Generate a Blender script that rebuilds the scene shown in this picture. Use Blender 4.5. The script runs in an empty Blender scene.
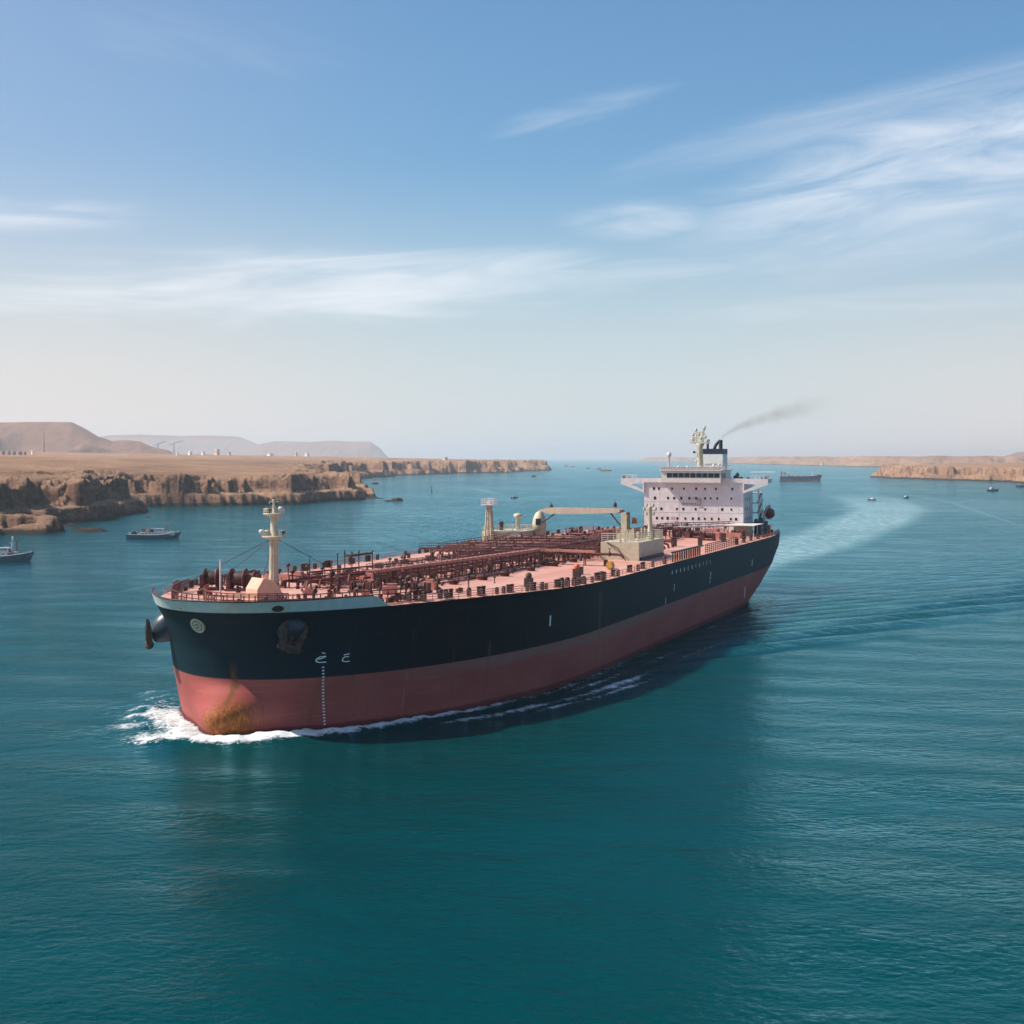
import bpy, math, random
import numpy as np
from mathutils import Vector, noise as mn

random.seed(7); rng = np.random.default_rng(11)
sc = bpy.context.scene
# ------------------------------------------------------------------ camera
F = 1500.0; CH = 42.0; HY = 458.0            # focal length in pixels, drone height, horizon row
cam = bpy.data.objects.new('camera', bpy.data.cameras.new('camera'))
sc.collection.objects.link(cam); sc.camera = cam
cam.location = (0, 0, CH); cam.rotation_euler = (math.pi/2, 0, 0)
cam.data.sensor_width = 36; cam.data.lens = 36*F/1024
cam.data.shift_y = -(512-HY)/1024
cam.data.clip_start = 1; cam.data.clip_end = 200000
# ------------------------------------------------------------------ light
SUN_EL = math.radians(47); SUN_AZ = math.radians(-91)     # azimuth from +Y towards +X
sd = Vector((math.sin(SUN_AZ)*math.cos(SUN_EL), math.cos(SUN_AZ)*math.cos(SUN_EL), math.sin(SUN_EL)))
sun = bpy.data.objects.new('sun', bpy.data.lights.new('sun', 'SUN'))
sc.collection.objects.link(sun)
sun.data.energy = 4.8; sun.data.angle = math.radians(0.53); sun.data.color = (1.0, 0.92, 0.81)
sun.rotation_euler = (-sd).to_track_quat('-Z', 'Y').to_euler()
sc.view_settings.view_transform = 'Standard'; sc.view_settings.look = 'None'
sc.view_settings.exposure = 0.42; sc.view_settings.gamma = 1.0

# node helpers
def nn(nt, t, **kw):
    n = nt.nodes.new(t)
    for k, v in kw.items():
        if isinstance(k, str) and hasattr(n, k): setattr(n, k, v)
    return n
def link(nt, a, b): nt.links.new(a, b)
def mth(nt, op, a, b=None, c=None, clamp=False):
    n = nt.nodes.new('ShaderNodeMath'); n.operation = op; n.use_clamp = clamp
    for i, v in enumerate((a, b, c)):
        if v is None: continue
        if isinstance(v, (int, float)): n.inputs[i].default_value = v
        else: nt.links.new(v, n.inputs[i])
    return n.outputs[0]
def mixc(nt, f, a, b, mode='MIX'):
    n = nt.nodes.new('ShaderNodeMix'); n.data_type = 'RGBA'; n.blend_type = mode
    for s, v in ((n.inputs[0], f), (n.inputs[6], a), (n.inputs[7], b)):
        if isinstance(v, (int, float)): s.default_value = v
        elif isinstance(v, (tuple, list)): s.default_value = (*v[:3], 1)
        else: nt.links.new(v, s)
    return n.outputs[2]
def sstep(nt, v, a, b, lo=0.0, hi=1.0):
    n = nt.nodes.new('ShaderNodeMapRange'); n.interpolation_type = 'SMOOTHSTEP'
    nt.links.new(v, n.inputs[0])
    n.inputs[1].default_value = a; n.inputs[2].default_value = b
    n.inputs[3].default_value = lo; n.inputs[4].default_value = hi
    return n.outputs[0]
def mapping(nt, vec, scale=(1, 1, 1), loc=(0, 0, 0), rot=(0, 0, 0)):
    n = nt.nodes.new('ShaderNodeMapping'); nt.links.new(vec, n.inputs[0])
    n.inputs[1].default_value = loc; n.inputs[2].default_value = rot; n.inputs[3].default_value = scale
    return n.outputs[0]
def noise(nt, vec, scale, detail=4, rough=.55, dist=0.0, out=0):
    n = nt.nodes.new('ShaderNodeTexNoise'); nt.links.new(vec, n.inputs['Vector'])
    n.inputs['Scale'].default_value = scale; n.inputs['Detail'].default_value = detail
    n.inputs['Roughness'].default_value = rough; n.inputs['Distortion'].default_value = dist
    return n.outputs[out]
def comb(nt, x, y, z=0.0):
    n = nt.nodes.new('ShaderNodeCombineXYZ')
    for i, v in enumerate((x, y, z)):
        if isinstance(v, (int, float)): n.inputs[i].default_value = v
        else: nt.links.new(v, n.inputs[i])
    return n.outputs[0]

# ------------------------------------------------------------------ sky
world = bpy.data.worlds.new('World'); sc.world = world; world.use_nodes = True
nt = world.node_tree; nt.nodes.clear()
wo = nn(nt, 'ShaderNodeOutputWorld'); bg = nn(nt, 'ShaderNodeBackground')
sky = nn(nt, 'ShaderNodeTexSky'); sky.sky_type = 'NISHITA'; sky.sun_disc = False
sky.sun_elevation = SUN_EL; sky.sun_rotation = SUN_AZ
sky.air_density = 1.0; sky.dust_density = 1.6; sky.ozone_density = 1.6; sky.altitude = 40
SKY = 0.10
tc = nn(nt, 'ShaderNodeTexCoord'); sep = nn(nt, 'ShaderNodeSeparateXYZ'); link(nt, tc.outputs['Generated'], sep.inputs[0])
dx, dy, dz = sep.outputs
hyp = mth(nt, 'SQRT', mth(nt, 'ADD', mth(nt, 'MULTIPLY', dx, dx), mth(nt, 'MULTIPLY', dy, dy)))
el = mth(nt, 'DIVIDE', dz, mth(nt, 'MAXIMUM', hyp, .02))        # tangent of elevation
az = mth(nt, 'ARCTAN2', dx, dy)
# dusty air: the lowest degrees of sky are pale
hz = sstep(nt, el, 0.0, 0.21, 1.0, 0.0)
hz = mth(nt, 'POWER', hz, 1.0)
tintc = mixc(nt, sstep(nt, az, -.36, .02), (.84, .94, 1.03), (.60, .90, 1.06))
base = mixc(nt, 1.0, sky.outputs[0], tintc, 'MULTIPLY')
warm = sstep(nt, mth(nt, 'ABSOLUTE', mth(nt, 'SUBTRACT', az, .04)), .03, .33)
pale = mixc(nt, warm, (5.55, 6.0, 6.15), (6.35, 6.0, 5.9))
base = mixc(nt, mth(nt, 'MULTIPLY', hz, .90), base, pale)
# cirrus
def wisps(cx, cy, rx, ry, rot, nsx, nsy, nrot, seed, lo, hi, amt):
    ca, sa = math.cos(rot), math.sin(rot)
    u = mth(nt, 'SUBTRACT', az, cx); v = mth(nt, 'SUBTRACT', el, cy)
    U = mth(nt, 'ADD', mth(nt, 'MULTIPLY', u, ca), mth(nt, 'MULTIPLY', v, sa))
    V = mth(nt, 'SUBTRACT', mth(nt, 'MULTIPLY', v, ca), mth(nt, 'MULTIPLY', u, sa))
    r = mth(nt, 'ADD', mth(nt, 'POWER', mth(nt, 'ABSOLUTE', mth(nt, 'DIVIDE', U, rx)), 2), mth(nt, 'POWER', mth(nt, 'ABSOLUTE', mth(nt, 'DIVIDE', V, ry)), 2))
    m = sstep(nt, r, 0.0, 1.0, 1.0, 0.0)
    ca, sa = math.cos(nrot), math.sin(nrot)
    U2 = mth(nt, 'ADD', mth(nt, 'MULTIPLY', u, ca), mth(nt, 'MULTIPLY', v, sa))
    V2 = mth(nt, 'SUBTRACT', mth(nt, 'MULTIPLY', v, ca), mth(nt, 'MULTIPLY', u, sa))
    p = comb(nt, mth(nt, 'MULTIPLY', U2, nsx), mth(nt, 'MULTIPLY', V2, nsy), seed)
    n1 = noise(nt, p, 1.0, 10, .60, .9)
    n2 = noise(nt, p, .33, 3, .5, .3)
    s = mth(nt, 'ADD', mth(nt, 'MULTIPLY', n1, .7), mth(nt, 'MULTIPLY', n2, .3))
    s = sstep(nt, mth(nt, 'ADD', s, mth(nt, 'MULTIPLY', mth(nt, 'SUBTRACT', m, .5), .25)), lo, hi)
    return mth(nt, 'MULTIPLY', mth(nt, 'MULTIPLY', s, mth(nt, 'POWER', m, .7)), amt)
cl = None
for a in [(.275, .180, .22, .070, .20, 7, 38, .16, 1.3, .36, .88, 1.0),
          (.26, .228, .24, .028, .20, 5, 44, .20, 41.3, .40, 1.0, .55),
          (.22, .160, .15, .034, .10, 8, 48, .10, 4.3, .38, .90, .9),
          (.045, .232, .085, .013, .24, 8, 70, .24, 7.7, .34, .95, .42),
          (.085, .157, .07, .018, .02, 9, 55, .05, 9.1, .34, .95, .7),
          (-.16, .112, .30, .040, .03, 6, 52, .03, 12.2, .40, .84, 1.0),
          (-.04, .120, .12, .022, .16, 7, 60, .18, 32.2, .36, .88, .95),
          (.10, .125, .10, .012, .05, 8, 80, .06, 22.2, .38, .92, .7),
          (.24, .100, .18, .016, .04, 6, 80, .04, 27.2, .42, .98, .5),
          (-.33, .155, .13, .018, .03, 6, 70, .03, 15.9, .38, .9, .8),
          (-.34, .098, .10, .012, .02, 6, 70, .02, 17.9, .38, .95, .6),
          (-.20, .27, .14, .03, -.1, 5, 50, -.25, 19.9, .45, 1.1, .25)]:
    w_ = wisps(*a); cl = w_ if cl is None else mth(nt, 'MAXIMUM', cl, w_)
col = mixc(nt, mth(nt, 'MULTIPLY', cl, .80), base, (7.2, 7.4, 7.8))
link(nt, col, bg.inputs[0]); bg.inputs[1].default_value = SKY; link(nt, bg.outputs[0], wo.inputs[0])

# ------------------------------------------------------------------ materials
def pbsdf(name):
    m = bpy.data.materials.new(name); m.use_nodes = True
    n = m.node_tree; b = n.nodes['Principled BSDF']; return m, n, b
MATS = {}
def paint(name, col, rough=.55, var=.18, scale=.6, rust=0.0, metal=0.0, rustcol=(.16, .06, .025), spec=.4, bump=0.0):
    m, n, b = pbsdf(name)
    tcn = nn(n, 'ShaderNodeTexCoord'); o = tcn.outputs['Object']
    f1 = noise(n, o, scale, 6, .65); f2 = noise(n, mapping(n, o, (1, 1, .12)), scale*3, 4, .6)
    c = mixc(n, sstep(n, f1, .3, .7), tuple(x*(1-var) for x in col), tuple(min(1, x*(1+var)) for x in col))
    c = mixc(n, mth(n, 'MULTIPLY', sstep(n, f2, .5, .8), var*1.5, clamp=True), c, tuple(x*.55 for x in col))
    if rust:
        f3 = noise(n, mapping(n, o, (1, 1, .35), (5, 3, 1)), scale*2.5, 8, .7)
        c = mixc(n, mth(n, 'MULTIPLY', sstep(n, f3, .68-rust*.3, .78-rust*.2), min(1, .4+rust)), c, rustcol)
    link(n, c, b.inputs['Base Color']); b.inputs['Roughness'].default_value = rough
    b.inputs['Metallic'].default_value = metal; b.inputs['Specular IOR Level'].default_value = spec
    if bump:
        bm_ = nn(n, 'ShaderNodeBump'); bm_.inputs['Strength'].default_value = bump; bm_.inputs['Distance'].default_value = .1
        link(n, f1, bm_.inputs['Height']); link(n, bm_.outputs[0], b.inputs['Normal'])
    MATS[name] = m; return m
paint('cream', (.50, .43, .31), .5, .12, .9, .35)
paint('white', (.60, .53, .53), .5, .09, .5, .26, rustcol=(.40, .22, .18))
paint('wheel_white', (.58, .53, .49), .5, .08, .8, .2, rustcol=(.4, .25, .18))
paint('funnel_white', (.60, .60, .56), .5, .07, .5, .1)
paint('pipe_red', (.155, .034, .028), .6, .35, .8, .5, rustcol=(.10, .035, .025))
paint('dark_red', (.085, .022, .020), .6, .4, .8, .5, rustcol=(.05, .025, .018))
paint('fit_brown', (.050, .022, .018), .6, .5, 1.2, .4, rustcol=(.02, .012, .01))
paint('walk_pink', (.42, .165, .125), .6, .2, .8, .3)
paint('rail', (.36, .20, .17), .6, .3, .5, .3)
paint('rail_white', (.62, .56, .52), .6, .2, .5, .3)
paint('black', (.02, .024, .03), .5, .3, .8)
paint('navy', (.008, .016, .035), .5, .2, .8)
paint('glass', (.010, .012, .018), .12, .2, .5)
paint('jib', (.30, .215, .165), .6, .15, .6, .5, rustcol=(.28, .13, .08))
paint('anchor_rust', (.055, .032, .024), .85, .5, 1.5, .6, rustcol=(.16, .07, .035), bump=.5)
paint('pocket', (.022, .036, .052), .38, .25, .5, .2)
paint('orange', (.58, .12, .035), .5, .15, 1)
paint('yellow', (.42, .22, .03), .5, .3, 1, .4)
paint('lifeboat', (.15, .035, .022), .45, .15, .8, .2)
paint('peach', (.62, .36, .25), .55, .1, .8, .2)
paint('boat_blue', (.055, .11, .145), .5, .25, .5, .4, rustcol=(.3, .3, .3))
paint('boat_white', (.55, .53, .52), .5, .15, .6, .3, rustcol=(.3, .15, .1))
paint('boat_red', (.26, .08, .06), .6, .3, .8, .3)
paint('boat_dark', (.05, .06, .08), .6, .3, .8)
paint('cargo_grey', (.16, .13, .17), .55, .2, .1, .3)
paint('cargo_red', (.30, .12, .11), .55, .2, .1, .3)
paint('building_white', (.85, .83, .80), .8, .12, .05)
paint('building_tan', (.62, .50, .40), .8, .12, .05)
paint('mast_red', (.40, .20, .16), .8, .12, .05)
paint('sky_mark', (.78, .78, .76), .5, .1, 1)
paint('crest_dark', (.09, .10, .09), .5, .3, 3)
paint('green_box', (.05, .05, .02), .6, .3, 1)

# deck
m, n, b = pbsdf('deck_paint'); MATS['deck'] = m
o = nn(n, 'ShaderNodeTexCoord').outputs['Object']
f1 = noise(n, mapping(n, o, (.35, 1, 1)), .16, 7, .62); f2 = noise(n, o, .9, 6, .7); f3 = noise(n, mapping(n, o, (.12, 1, 1)), .7, 4, .6)
c = mixc(n, sstep(n, f1, .3, .7), (.50, .225, .160), (.59, .305, .235))
c = mixc(n, mth(n, 'MULTIPLY', sstep(n, f2, .52, .75), .55), c, (.36, .13, .10))
c = mixc(n, mth(n, 'MULTIPLY', sstep(n, f3, .56, .7), .5), c, (.64, .38, .32))
# plating seams
sx = nn(n, 'ShaderNodeSeparateXYZ'); link(n, o, sx.inputs[0])
for ax, per in ((0, 12.0), (1, 5.0)):
    fr = mth(n, 'ABSOLUTE', mth(n, 'SUBTRACT', mth(n, 'FRACT', mth(n, 'DIVIDE', sx.outputs[ax], per)), .5))
    c = mixc(n, mth(n, 'MULTIPLY', sstep(n, fr, .5-.25/per, .5), .35), c, (.33, .13, .10))
link(n, c, b.inputs['Base Color']); b.inputs['Roughness'].default_value = .6

# hull: anti-fouling red below, dark topsides above, rust and wear
m, n, b = pbsdf('hull_paint'); MATS['hull'] = m
o = nn(n, 'ShaderNodeTexCoord').outputs['Object']
sx = nn(n, 'ShaderNodeSeparateXYZ'); link(n, o, sx.inputs[0]); X, Y, Z = sx.outputs
st = mapping(n, o, (1, 1, .04)); f_st = noise(n, st, .55, 5, .6); f_st2 = noise(n, mapping(n, o, (1, 1, .02)), 2.2, 4, .6)
f_big = noise(n, mapping(n, o, (.3, .3, 1)), .25, 6, .6)
red = mixc(n, sstep(n, f_big, .3, .7), (.29, .064, .056), (.36, .092, .078))
red = mixc(n, mth(n, 'MULTIPLY', sstep(n, f_st, .5, .75), .35), red, (.26, .09, .085))
red = mixc(n, mth(n, 'MULTIPLY', sstep(n, f_st2, .55, .8), .25), red, (.46, .20, .18))
f_h = noise(n, mapping(n, o, (.045, .045, 1.6), (2, 5, 0)), 1.4, 6, .68)
red = mixc(n, mth(n, 'MULTIPLY', sstep(n, f_h, .56, .68), .45), red, (.20, .075, .07))
red = mixc(n, mth(n, 'MULTIPLY', sstep(n, f_h, .42, .32), .30), red, (.42, .19, .17))
red = mixc(n, mth(n, 'MULTIPLY', mth(n, 'MULTIPLY', sstep(n, f_st2, .56, .70), sstep(n, f_big, .38, .58)), .8), red, (.15, .058, .030))
# scuffed grey band under the paint line, from a little aft of the bow
zn = mth(n, 'ADD', Z, mth(n, 'MULTIPLY', mth(n, 'SUBTRACT', f_big, .5), 1.6))
aftf = mth(n, 'MULTIPLY', sstep(n, X, -12, -40), sstep(n, X, -200, -110))
bandf = mth(n, 'MULTIPLY', mth(n, 'MULTIPLY', sstep(n, zn, 6.2, 7.2), aftf), .55)
red = mixc(n, bandf, red, (.21, .135, .115))
# wet weed strip along the water
wet = mth(n, 'MULTIPLY', sstep(n, mth(n, 'ADD', Z, mth(n, 'MULTIPLY', f_st, .6)), 1.6, 1.15), .8)
red = mixc(n, wet, red, (.12, .028, .03))
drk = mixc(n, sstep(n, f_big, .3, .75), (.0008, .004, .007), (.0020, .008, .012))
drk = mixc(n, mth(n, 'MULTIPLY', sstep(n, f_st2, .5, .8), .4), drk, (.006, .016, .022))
drk = mixc(n, mth(n, 'MULTIPLY', sstep(n, X, -25, -200), .9), drk, (.009, .034, .044))  # reflected water and sky painted into the topsides, lighter teal towards the stern
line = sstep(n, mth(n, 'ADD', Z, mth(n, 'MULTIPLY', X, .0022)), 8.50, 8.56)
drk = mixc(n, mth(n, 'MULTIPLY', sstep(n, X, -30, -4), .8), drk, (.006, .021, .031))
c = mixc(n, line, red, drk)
rs_ = noise(n, mapping(n, o, (1, 1, .05), (11, 2, 0)), 1.3, 6, .7)
c = mixc(n, mth(n, 'MULTIPLY', mth(n, 'MULTIPLY', sstep(n, rs_, .60, .74), line), .6), c, (.060, .034, .020))
seam = mth(n, 'ABSOLUTE', mth(n, 'SUBTRACT', mth(n, 'FRACT', mth(n, 'DIVIDE', X, 11.0)), .5))
c = mixc(n, mth(n, 'MULTIPLY', mth(n, 'MULTIPLY', sstep(n, seam, .492, .5), sstep(n, X, -7, -12)), .22), c, (.10, .07, .06))
seam2 = mth(n, 'ABSOLUTE', mth(n, 'SUBTRACT', mth(n, 'FRACT', mth(n, 'DIVIDE', Z, 2.9)), .5))
c = mixc(n, mth(n, 'MULTIPLY', sstep(n, seam2, .485, .5), .14), c, (.10, .08, .07))
# rust runs at chosen frames
def run(x0, w, z0, z1, s, colr=(.17, .070, .025)):
    global c
    jit = mth(n, 'ADD', X, mth(n, 'MULTIPLY', mth(n, 'SUBTRACT', noise(n, o, .8, 4, .6), .5), w*1.6))
    fx = sstep(n, mth(n, 'ABSOLUTE', mth(n, 'SUBTRACT', jit, x0)), 0, w, 1, 0)
    fz = mth(n, 'MULTIPLY', sstep(n, Z, z0, z0+1.5), sstep(n, Z, z1, z1-2))
    port = sstep(n, Y, 2, 3)
    f = mth(n, 'MULTIPLY', mth(n, 'MULTIPLY', mth(n, 'MULTIPLY', fx, fz), s), mth(n, 'MULTIPLY', port, sstep(n, f_st2, .35, .6)))
    c = mixc(n, f, c, colr)
for a in [(-8, .35, -1, 9, .7), (-39, .9, 2, 12, .6), (-31, .3, 2, 9, .45), (-83, 1.6, 1, 17, .5), (-88, .7, 2, 13, .4), (-60, .5, 2, 9, .4), (-150, .5, 1, 10, .3), (-21, .3, 1, 9, .3, (.42, .25, .2)), (-190, .3, 0, 9, .4, (.4, .25, .2))]: run(*a)
# heavy rust over the bulb and under the stem
cx = nn(n, 'ShaderNodeVectorMath', operation='DISTANCE'); link(n, mapping(n, o, (.5, .55, .62)), cx.inputs[0]); cx.inputs[1].default_value = (1.2, 3.0*.55, 1.9*.62)
fr = mth(n, 'ADD', cx.outputs['Value'], mth(n, 'MULTIPLY', mth(n, 'SUBTRACT', noise(n, o, .7, 7, .65), .5), 2.6))
rstk = noise(n, mapping(n, o, (1, 1, .35), rot=(.5, 0, 0)), 2.6, 7, .7)
c = mixc(n, mth(n, 'MULTIPLY', mth(n, 'MULTIPLY', sstep(n, fr, 3.6, 1.4), sstep(n, rstk, .20, .52)), .97), c, mixc(n, sstep(n, rstk, .4, .7), (.20, .065, .018), (.50, .170, .045)))
yy = mth(n, 'ADD', Y, mth(n, 'MULTIPLY', mth(n, 'SUBTRACT', noise(n, o, .9, 6, .65), .5), 2.0))
fv = mth(n, 'MULTIPLY', mth(n, 'MULTIPLY', sstep(n, mth(n, 'ABSOLUTE', mth(n, 'SUBTRACT', yy, 1.4)), .1, .85, 1, 0), sstep(n, X, -6, -3)), mth(n, 'MULTIPLY', sstep(n, Z, 3.5, 6), sstep(n, Z, 12, 8.5)))
c = mixc(n, mth(n, 'MULTIPLY', fv, .8), c, (.13, .06, .018))
link(n, c, b.inputs['Base Color']); b.inputs['Roughness'].default_value = .6; b.inputs['Specular IOR Level'].default_value = .08
bp = nn(n, 'ShaderNodeBump'); bp.inputs['Strength'].default_value = .25; bp.inputs['Distance'].default_value = .06
pl = noise(n, mapping(n, o, (.35, .35, .5)), .9, 2, .5)
link(n, pl, bp.inputs['Height']); link(n, bp.outputs[0], b.inputs['Normal'])
# bow strake
m, n, b = pbsdf('strake_paint'); MATS['strake'] = m
o = nn(n, 'ShaderNodeTexCoord').outputs['Object']
f1 = noise(n, mapping(n, o, (1, 1, .25)), .8, 7, .65); f2 = noise(n, o, .35, 4, .6)
c = mixc(n, sstep(n, f1, .35, .7), (.42, .46, .46), (.52, .54, .50))
c = mixc(n, mth(n, 'MULTIPLY', sstep(n, f2, .5, .7), .5), c, (.50, .46, .30))
c = mixc(n, mth(n, 'MULTIPLY', sstep(n, noise(n, mapping(n, o, (1, 1, .3), (3, 9, 1)), 1.6, 7, .7), .6, .72), .6), c, (.34, .2, .09))
link(n, c, b.inputs['Base Color']); b.inputs['Roughness'].default_value = .5

# ------------------------------------------------------------------ mesh helpers
class MB:
    def __init__(s): s.v = []; s.f = []; s.sm = []
    def add(s, vs, fs, smooth=False):
        k = len(s.v); s.v += [tuple(p) for p in vs]; s.f += [tuple(i+k for i in q) for q in fs]; s.sm += [smooth]*len(fs); return s
    def box(s, x0, x1, y0, y1, z0, z1, top=None):
        a = top or (0, 0, 0, 0)   # top inset x0,x1,y0,y1
        vs = [(x0, y0, z0), (x1, y0, z0), (x1, y1, z0), (x0, y1, z0),
              (x0+a[0], y0+a[2], z1), (x1-a[1], y0+a[2], z1), (x1-a[1], y1-a[3], z1), (x0+a[0], y1-a[3], z1)]
        return s.add(vs, [(0, 3, 2, 1), (4, 5, 6, 7), (0, 1, 5, 4), (1, 2, 6, 5), (2, 3, 7, 6), (3, 0, 4, 7)])
    def cbox(s, c, d, top=None): return s.box(c[0]-d[0]/2, c[0]+d[0]/2, c[1]-d[1]/2, c[1]+d[1]/2, c[2], c[2]+d[2], top)
    def bar(s, a, b, w, h=None):
        a, b = Vector(a), Vector(b); d = (b-a).normalized(); h = h or w
        u = d.cross(Vector((0, 0, 1))); u = u.normalized() if u.length > 1e-4 else Vector((1, 0, 0)); v = u.cross(d)
        q = [(-1, -1), (1, -1), (1, 1), (-1, 1)]
        vs = [p + u*(i*w/2) + v*(j*h/2) for p in (a, b) for i, j in q]
        return s.add(vs, [(3, 2, 1, 0), (4, 5, 6, 7), (0, 1, 5, 4), (1, 2, 6, 5), (2, 3, 7, 6), (3, 0, 4, 7)])
    def tube(s, pts, r, n=8, caps=True):
        pts = [Vector(p) for p in pts]; rs = r if isinstance(r, (list, tuple)) else [r]*len(pts)
        vs = []; prev = None
        for i, p in enumerate(pts):
            d = (pts[min(i+1, len(pts)-1)]-pts[max(i-1, 0)]).normalized()
            if prev is None:
                u = d.cross(Vector((0, 0, 1)))
                u = u.normalized() if u.length > 1e-3 else Vector((1, 0, 0))
            else:
                u = prev - d*prev.dot(d); u = u.normalized()
            prev = u; w = d.cross(u)
            vs += [p + (u*math.cos(2*math.pi*k/n) + w*math.sin(2*math.pi*k/n))*rs[i] for k in range(n)]
        fs = [(i*n+k, i*n+(k+1) % n, (i+1)*n+(k+1) % n, (i+1)*n+k) for i in range(len(pts)-1) for k in range(n)]
        s.add(vs, fs, True)
        if caps:
            L = len(pts)-1
            s.add(vs[:n], [tuple(range(n))[::-1]]); s.add(vs[L*n:], [tuple(range(n))])
        return s
    def lathe(s, prof, c=(0, 0, 0), axis='z', n=16):
        vs = []
        for r, h in prof:
            for k in range(n):
                a = 2*math.pi*k/n; p, q = r*math.cos(a), r*math.sin(a)
                vs.append({'z': (c[0]+p, c[1]+q, c[2]+h), 'y': (c[0]+p, c[1]+h, c[2]+q), 'x': (c[0]+h, c[1]+p, c[2]+q)}[axis])
        fs = [(i*n+k, i*n+(k+1) % n, (i+1)*n+(k+1) % n, (i+1)*n+k) for i in range(len(prof)-1) for k in range(n)]
        s.add(vs, fs, True); L = len(prof)-1
        s.add(vs[:n], [tuple(range(n))[::-1]]); s.add(vs[L*n:], [tuple(range(n))]); return s
    def prism(s, poly, axis, a, b):
        N = len(poly)
        def P(p, t): return {'x': (t, p[0], p[1]), 'y': (p[0], t, p[1]), 'z': (p[0], p[1], t)}[axis]
        vs = [P(p, a) for p in poly] + [P(p, b) for p in poly]
        return s.add(vs, [tuple(range(N))[::-1], tuple(range(N, 2*N))] + [(i, (i+1) % N, N+(i+1) % N, N+i) for i in range(N)])
    def rail(s, pts, h=1.1, step=2.0, t=.07, bars=3):
        """guard rail along a polyline"""
        P = [Vector(p) for p in pts]
        for a, b_ in zip(P[:-1], P[1:]):
            k = max(1, round((b_-a).length/step))
            for i in range(k+1 if b_ is P[-1] else k):
                q = a.lerp(b_, i/k); s.bar(q, q+Vector((0, 0, h)), t)
            for j in range(1, bars+1):
                z = Vector((0, 0, h*j/bars)); s.bar(a+z, b_+z, t*(.9 if j < bars else 1.1))
        return s
    def build(s, name, mat, parent=None, smooth=None):
        me = bpy.data.meshes.new(name); me.from_pydata(s.v, [], s.f)
        me.polygons.foreach_set('use_smooth', s.sm if smooth is None else [smooth]*len(s.f))
        if mat: me.materials.append(MATS[mat] if isinstance(mat, str) else mat)
        me.update()
        o = bpy.data.objects.new(name, me); sc.collection.objects.link(o)
        if parent: o.parent = parent
        return o
def tag(o, label=None, cat=None, group=None, kind=None):
    for k, v in (('label', label), ('category', cat), ('group', group), ('kind', kind)):
        if v: o[k] = v
    return o
def empty(name, loc, rz=0.0):
    o = bpy.data.objects.new(name, None); sc.collection.objects.link(o); o.location = loc; o.rotation_euler = (0, 0, rz)
    o.empty_display_size = 1; return o
def copy_tree(o, parent=None, loc=None, rz=None):
    c = o.copy(); sc.collection.objects.link(c)
    if parent is not None: c.parent = parent
    if loc is not None: c.location = loc
    if rz is not None: c.rotation_euler = (0, 0, rz)
    for ch in [x for x in sc.objects if x.parent == o]: copy_tree(ch, c)
    return c
def ss(x, a=0.0, b=1.0):
    t = np.clip((np.asarray(x, float)-a)/(b-a), 0, 1); return t*t*(3-2*t)
def ssf(x, a=0.0, b=1.0): return float(ss(x, a, b))
def grid_mesh(name, VX, VY, VZ, mat, attrs=None, smooth=True, wrap=False):
    R, C_ = VX.shape
    co = np.stack([VX, VY, VZ], -1).reshape(-1, 3).astype(np.float32)
    i = np.arange(R-1)[:, None]*C_; j = np.arange(C_ if wrap else C_-1)[None, :]; j2 = (j+1) % C_
    f = np.stack([i+j, i+j2, i+C_+j2, i+C_+j], -1).reshape(-1, 4)
    me = bpy.data.meshes.new(name); nv, nf = len(co), len(f)
    me.vertices.add(nv); me.vertices.foreach_set('co', co.ravel())
    me.loops.add(nf*4); me.loops.foreach_set('vertex_index', f.ravel().astype(np.int32))
    me.polygons.add(nf); me.polygons.foreach_set('loop_start', np.arange(0, nf*4, 4, dtype=np.int32))
    me.polygons.foreach_set('use_smooth', np.full(nf, smooth))
    me.update(); me.validate()
    for k, v in (attrs or {}).items():
        a = me.attributes.new(k, 'FLOAT', 'POINT'); a.data.foreach_set('value', v.ravel().astype(np.float32))
    me.materials.append(MATS[mat] if isinstance(mat, str) else mat)
    o = bpy.data.objects.new(name, me); sc.collection.objects.link(o); return o

# vectorised value noise
_perm = rng.permutation(4096); _val = rng.random(4096)
def vnoise(x, y, seed=0):
    xi = np.floor(x).astype(np.int64); yi = np.floor(y).astype(np.int64); fx = x-xi; fy = y-yi
    fx = fx*fx*fx*(fx*(fx*6-15)+10); fy = fy*fy*fy*(fy*(fy*6-15)+10)
    def h(a, b_): return _val[_perm[(a + _perm[(b_ + seed*57) & 4095]) & 4095]]
    return (h(xi, yi)*(1-fx)+h(xi+1, yi)*fx)*(1-fy)+(h(xi, yi+1)*(1-fx)+h(xi+1, yi+1)*fx)*fy
def fbm(x, y, oct=5, seed=0, ridged=False, gain=.5):
    s = 0; a = 1; t = 0
    for k in range(oct):
        q = vnoise(x*2.03**k + 13.7*k, y*2.03**k - 7.1*k, seed+k)
        if ridged: q = 1-np.abs(2*q-1)
        s = s+a*q; t += a; a *= gain
    return s/t

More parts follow.
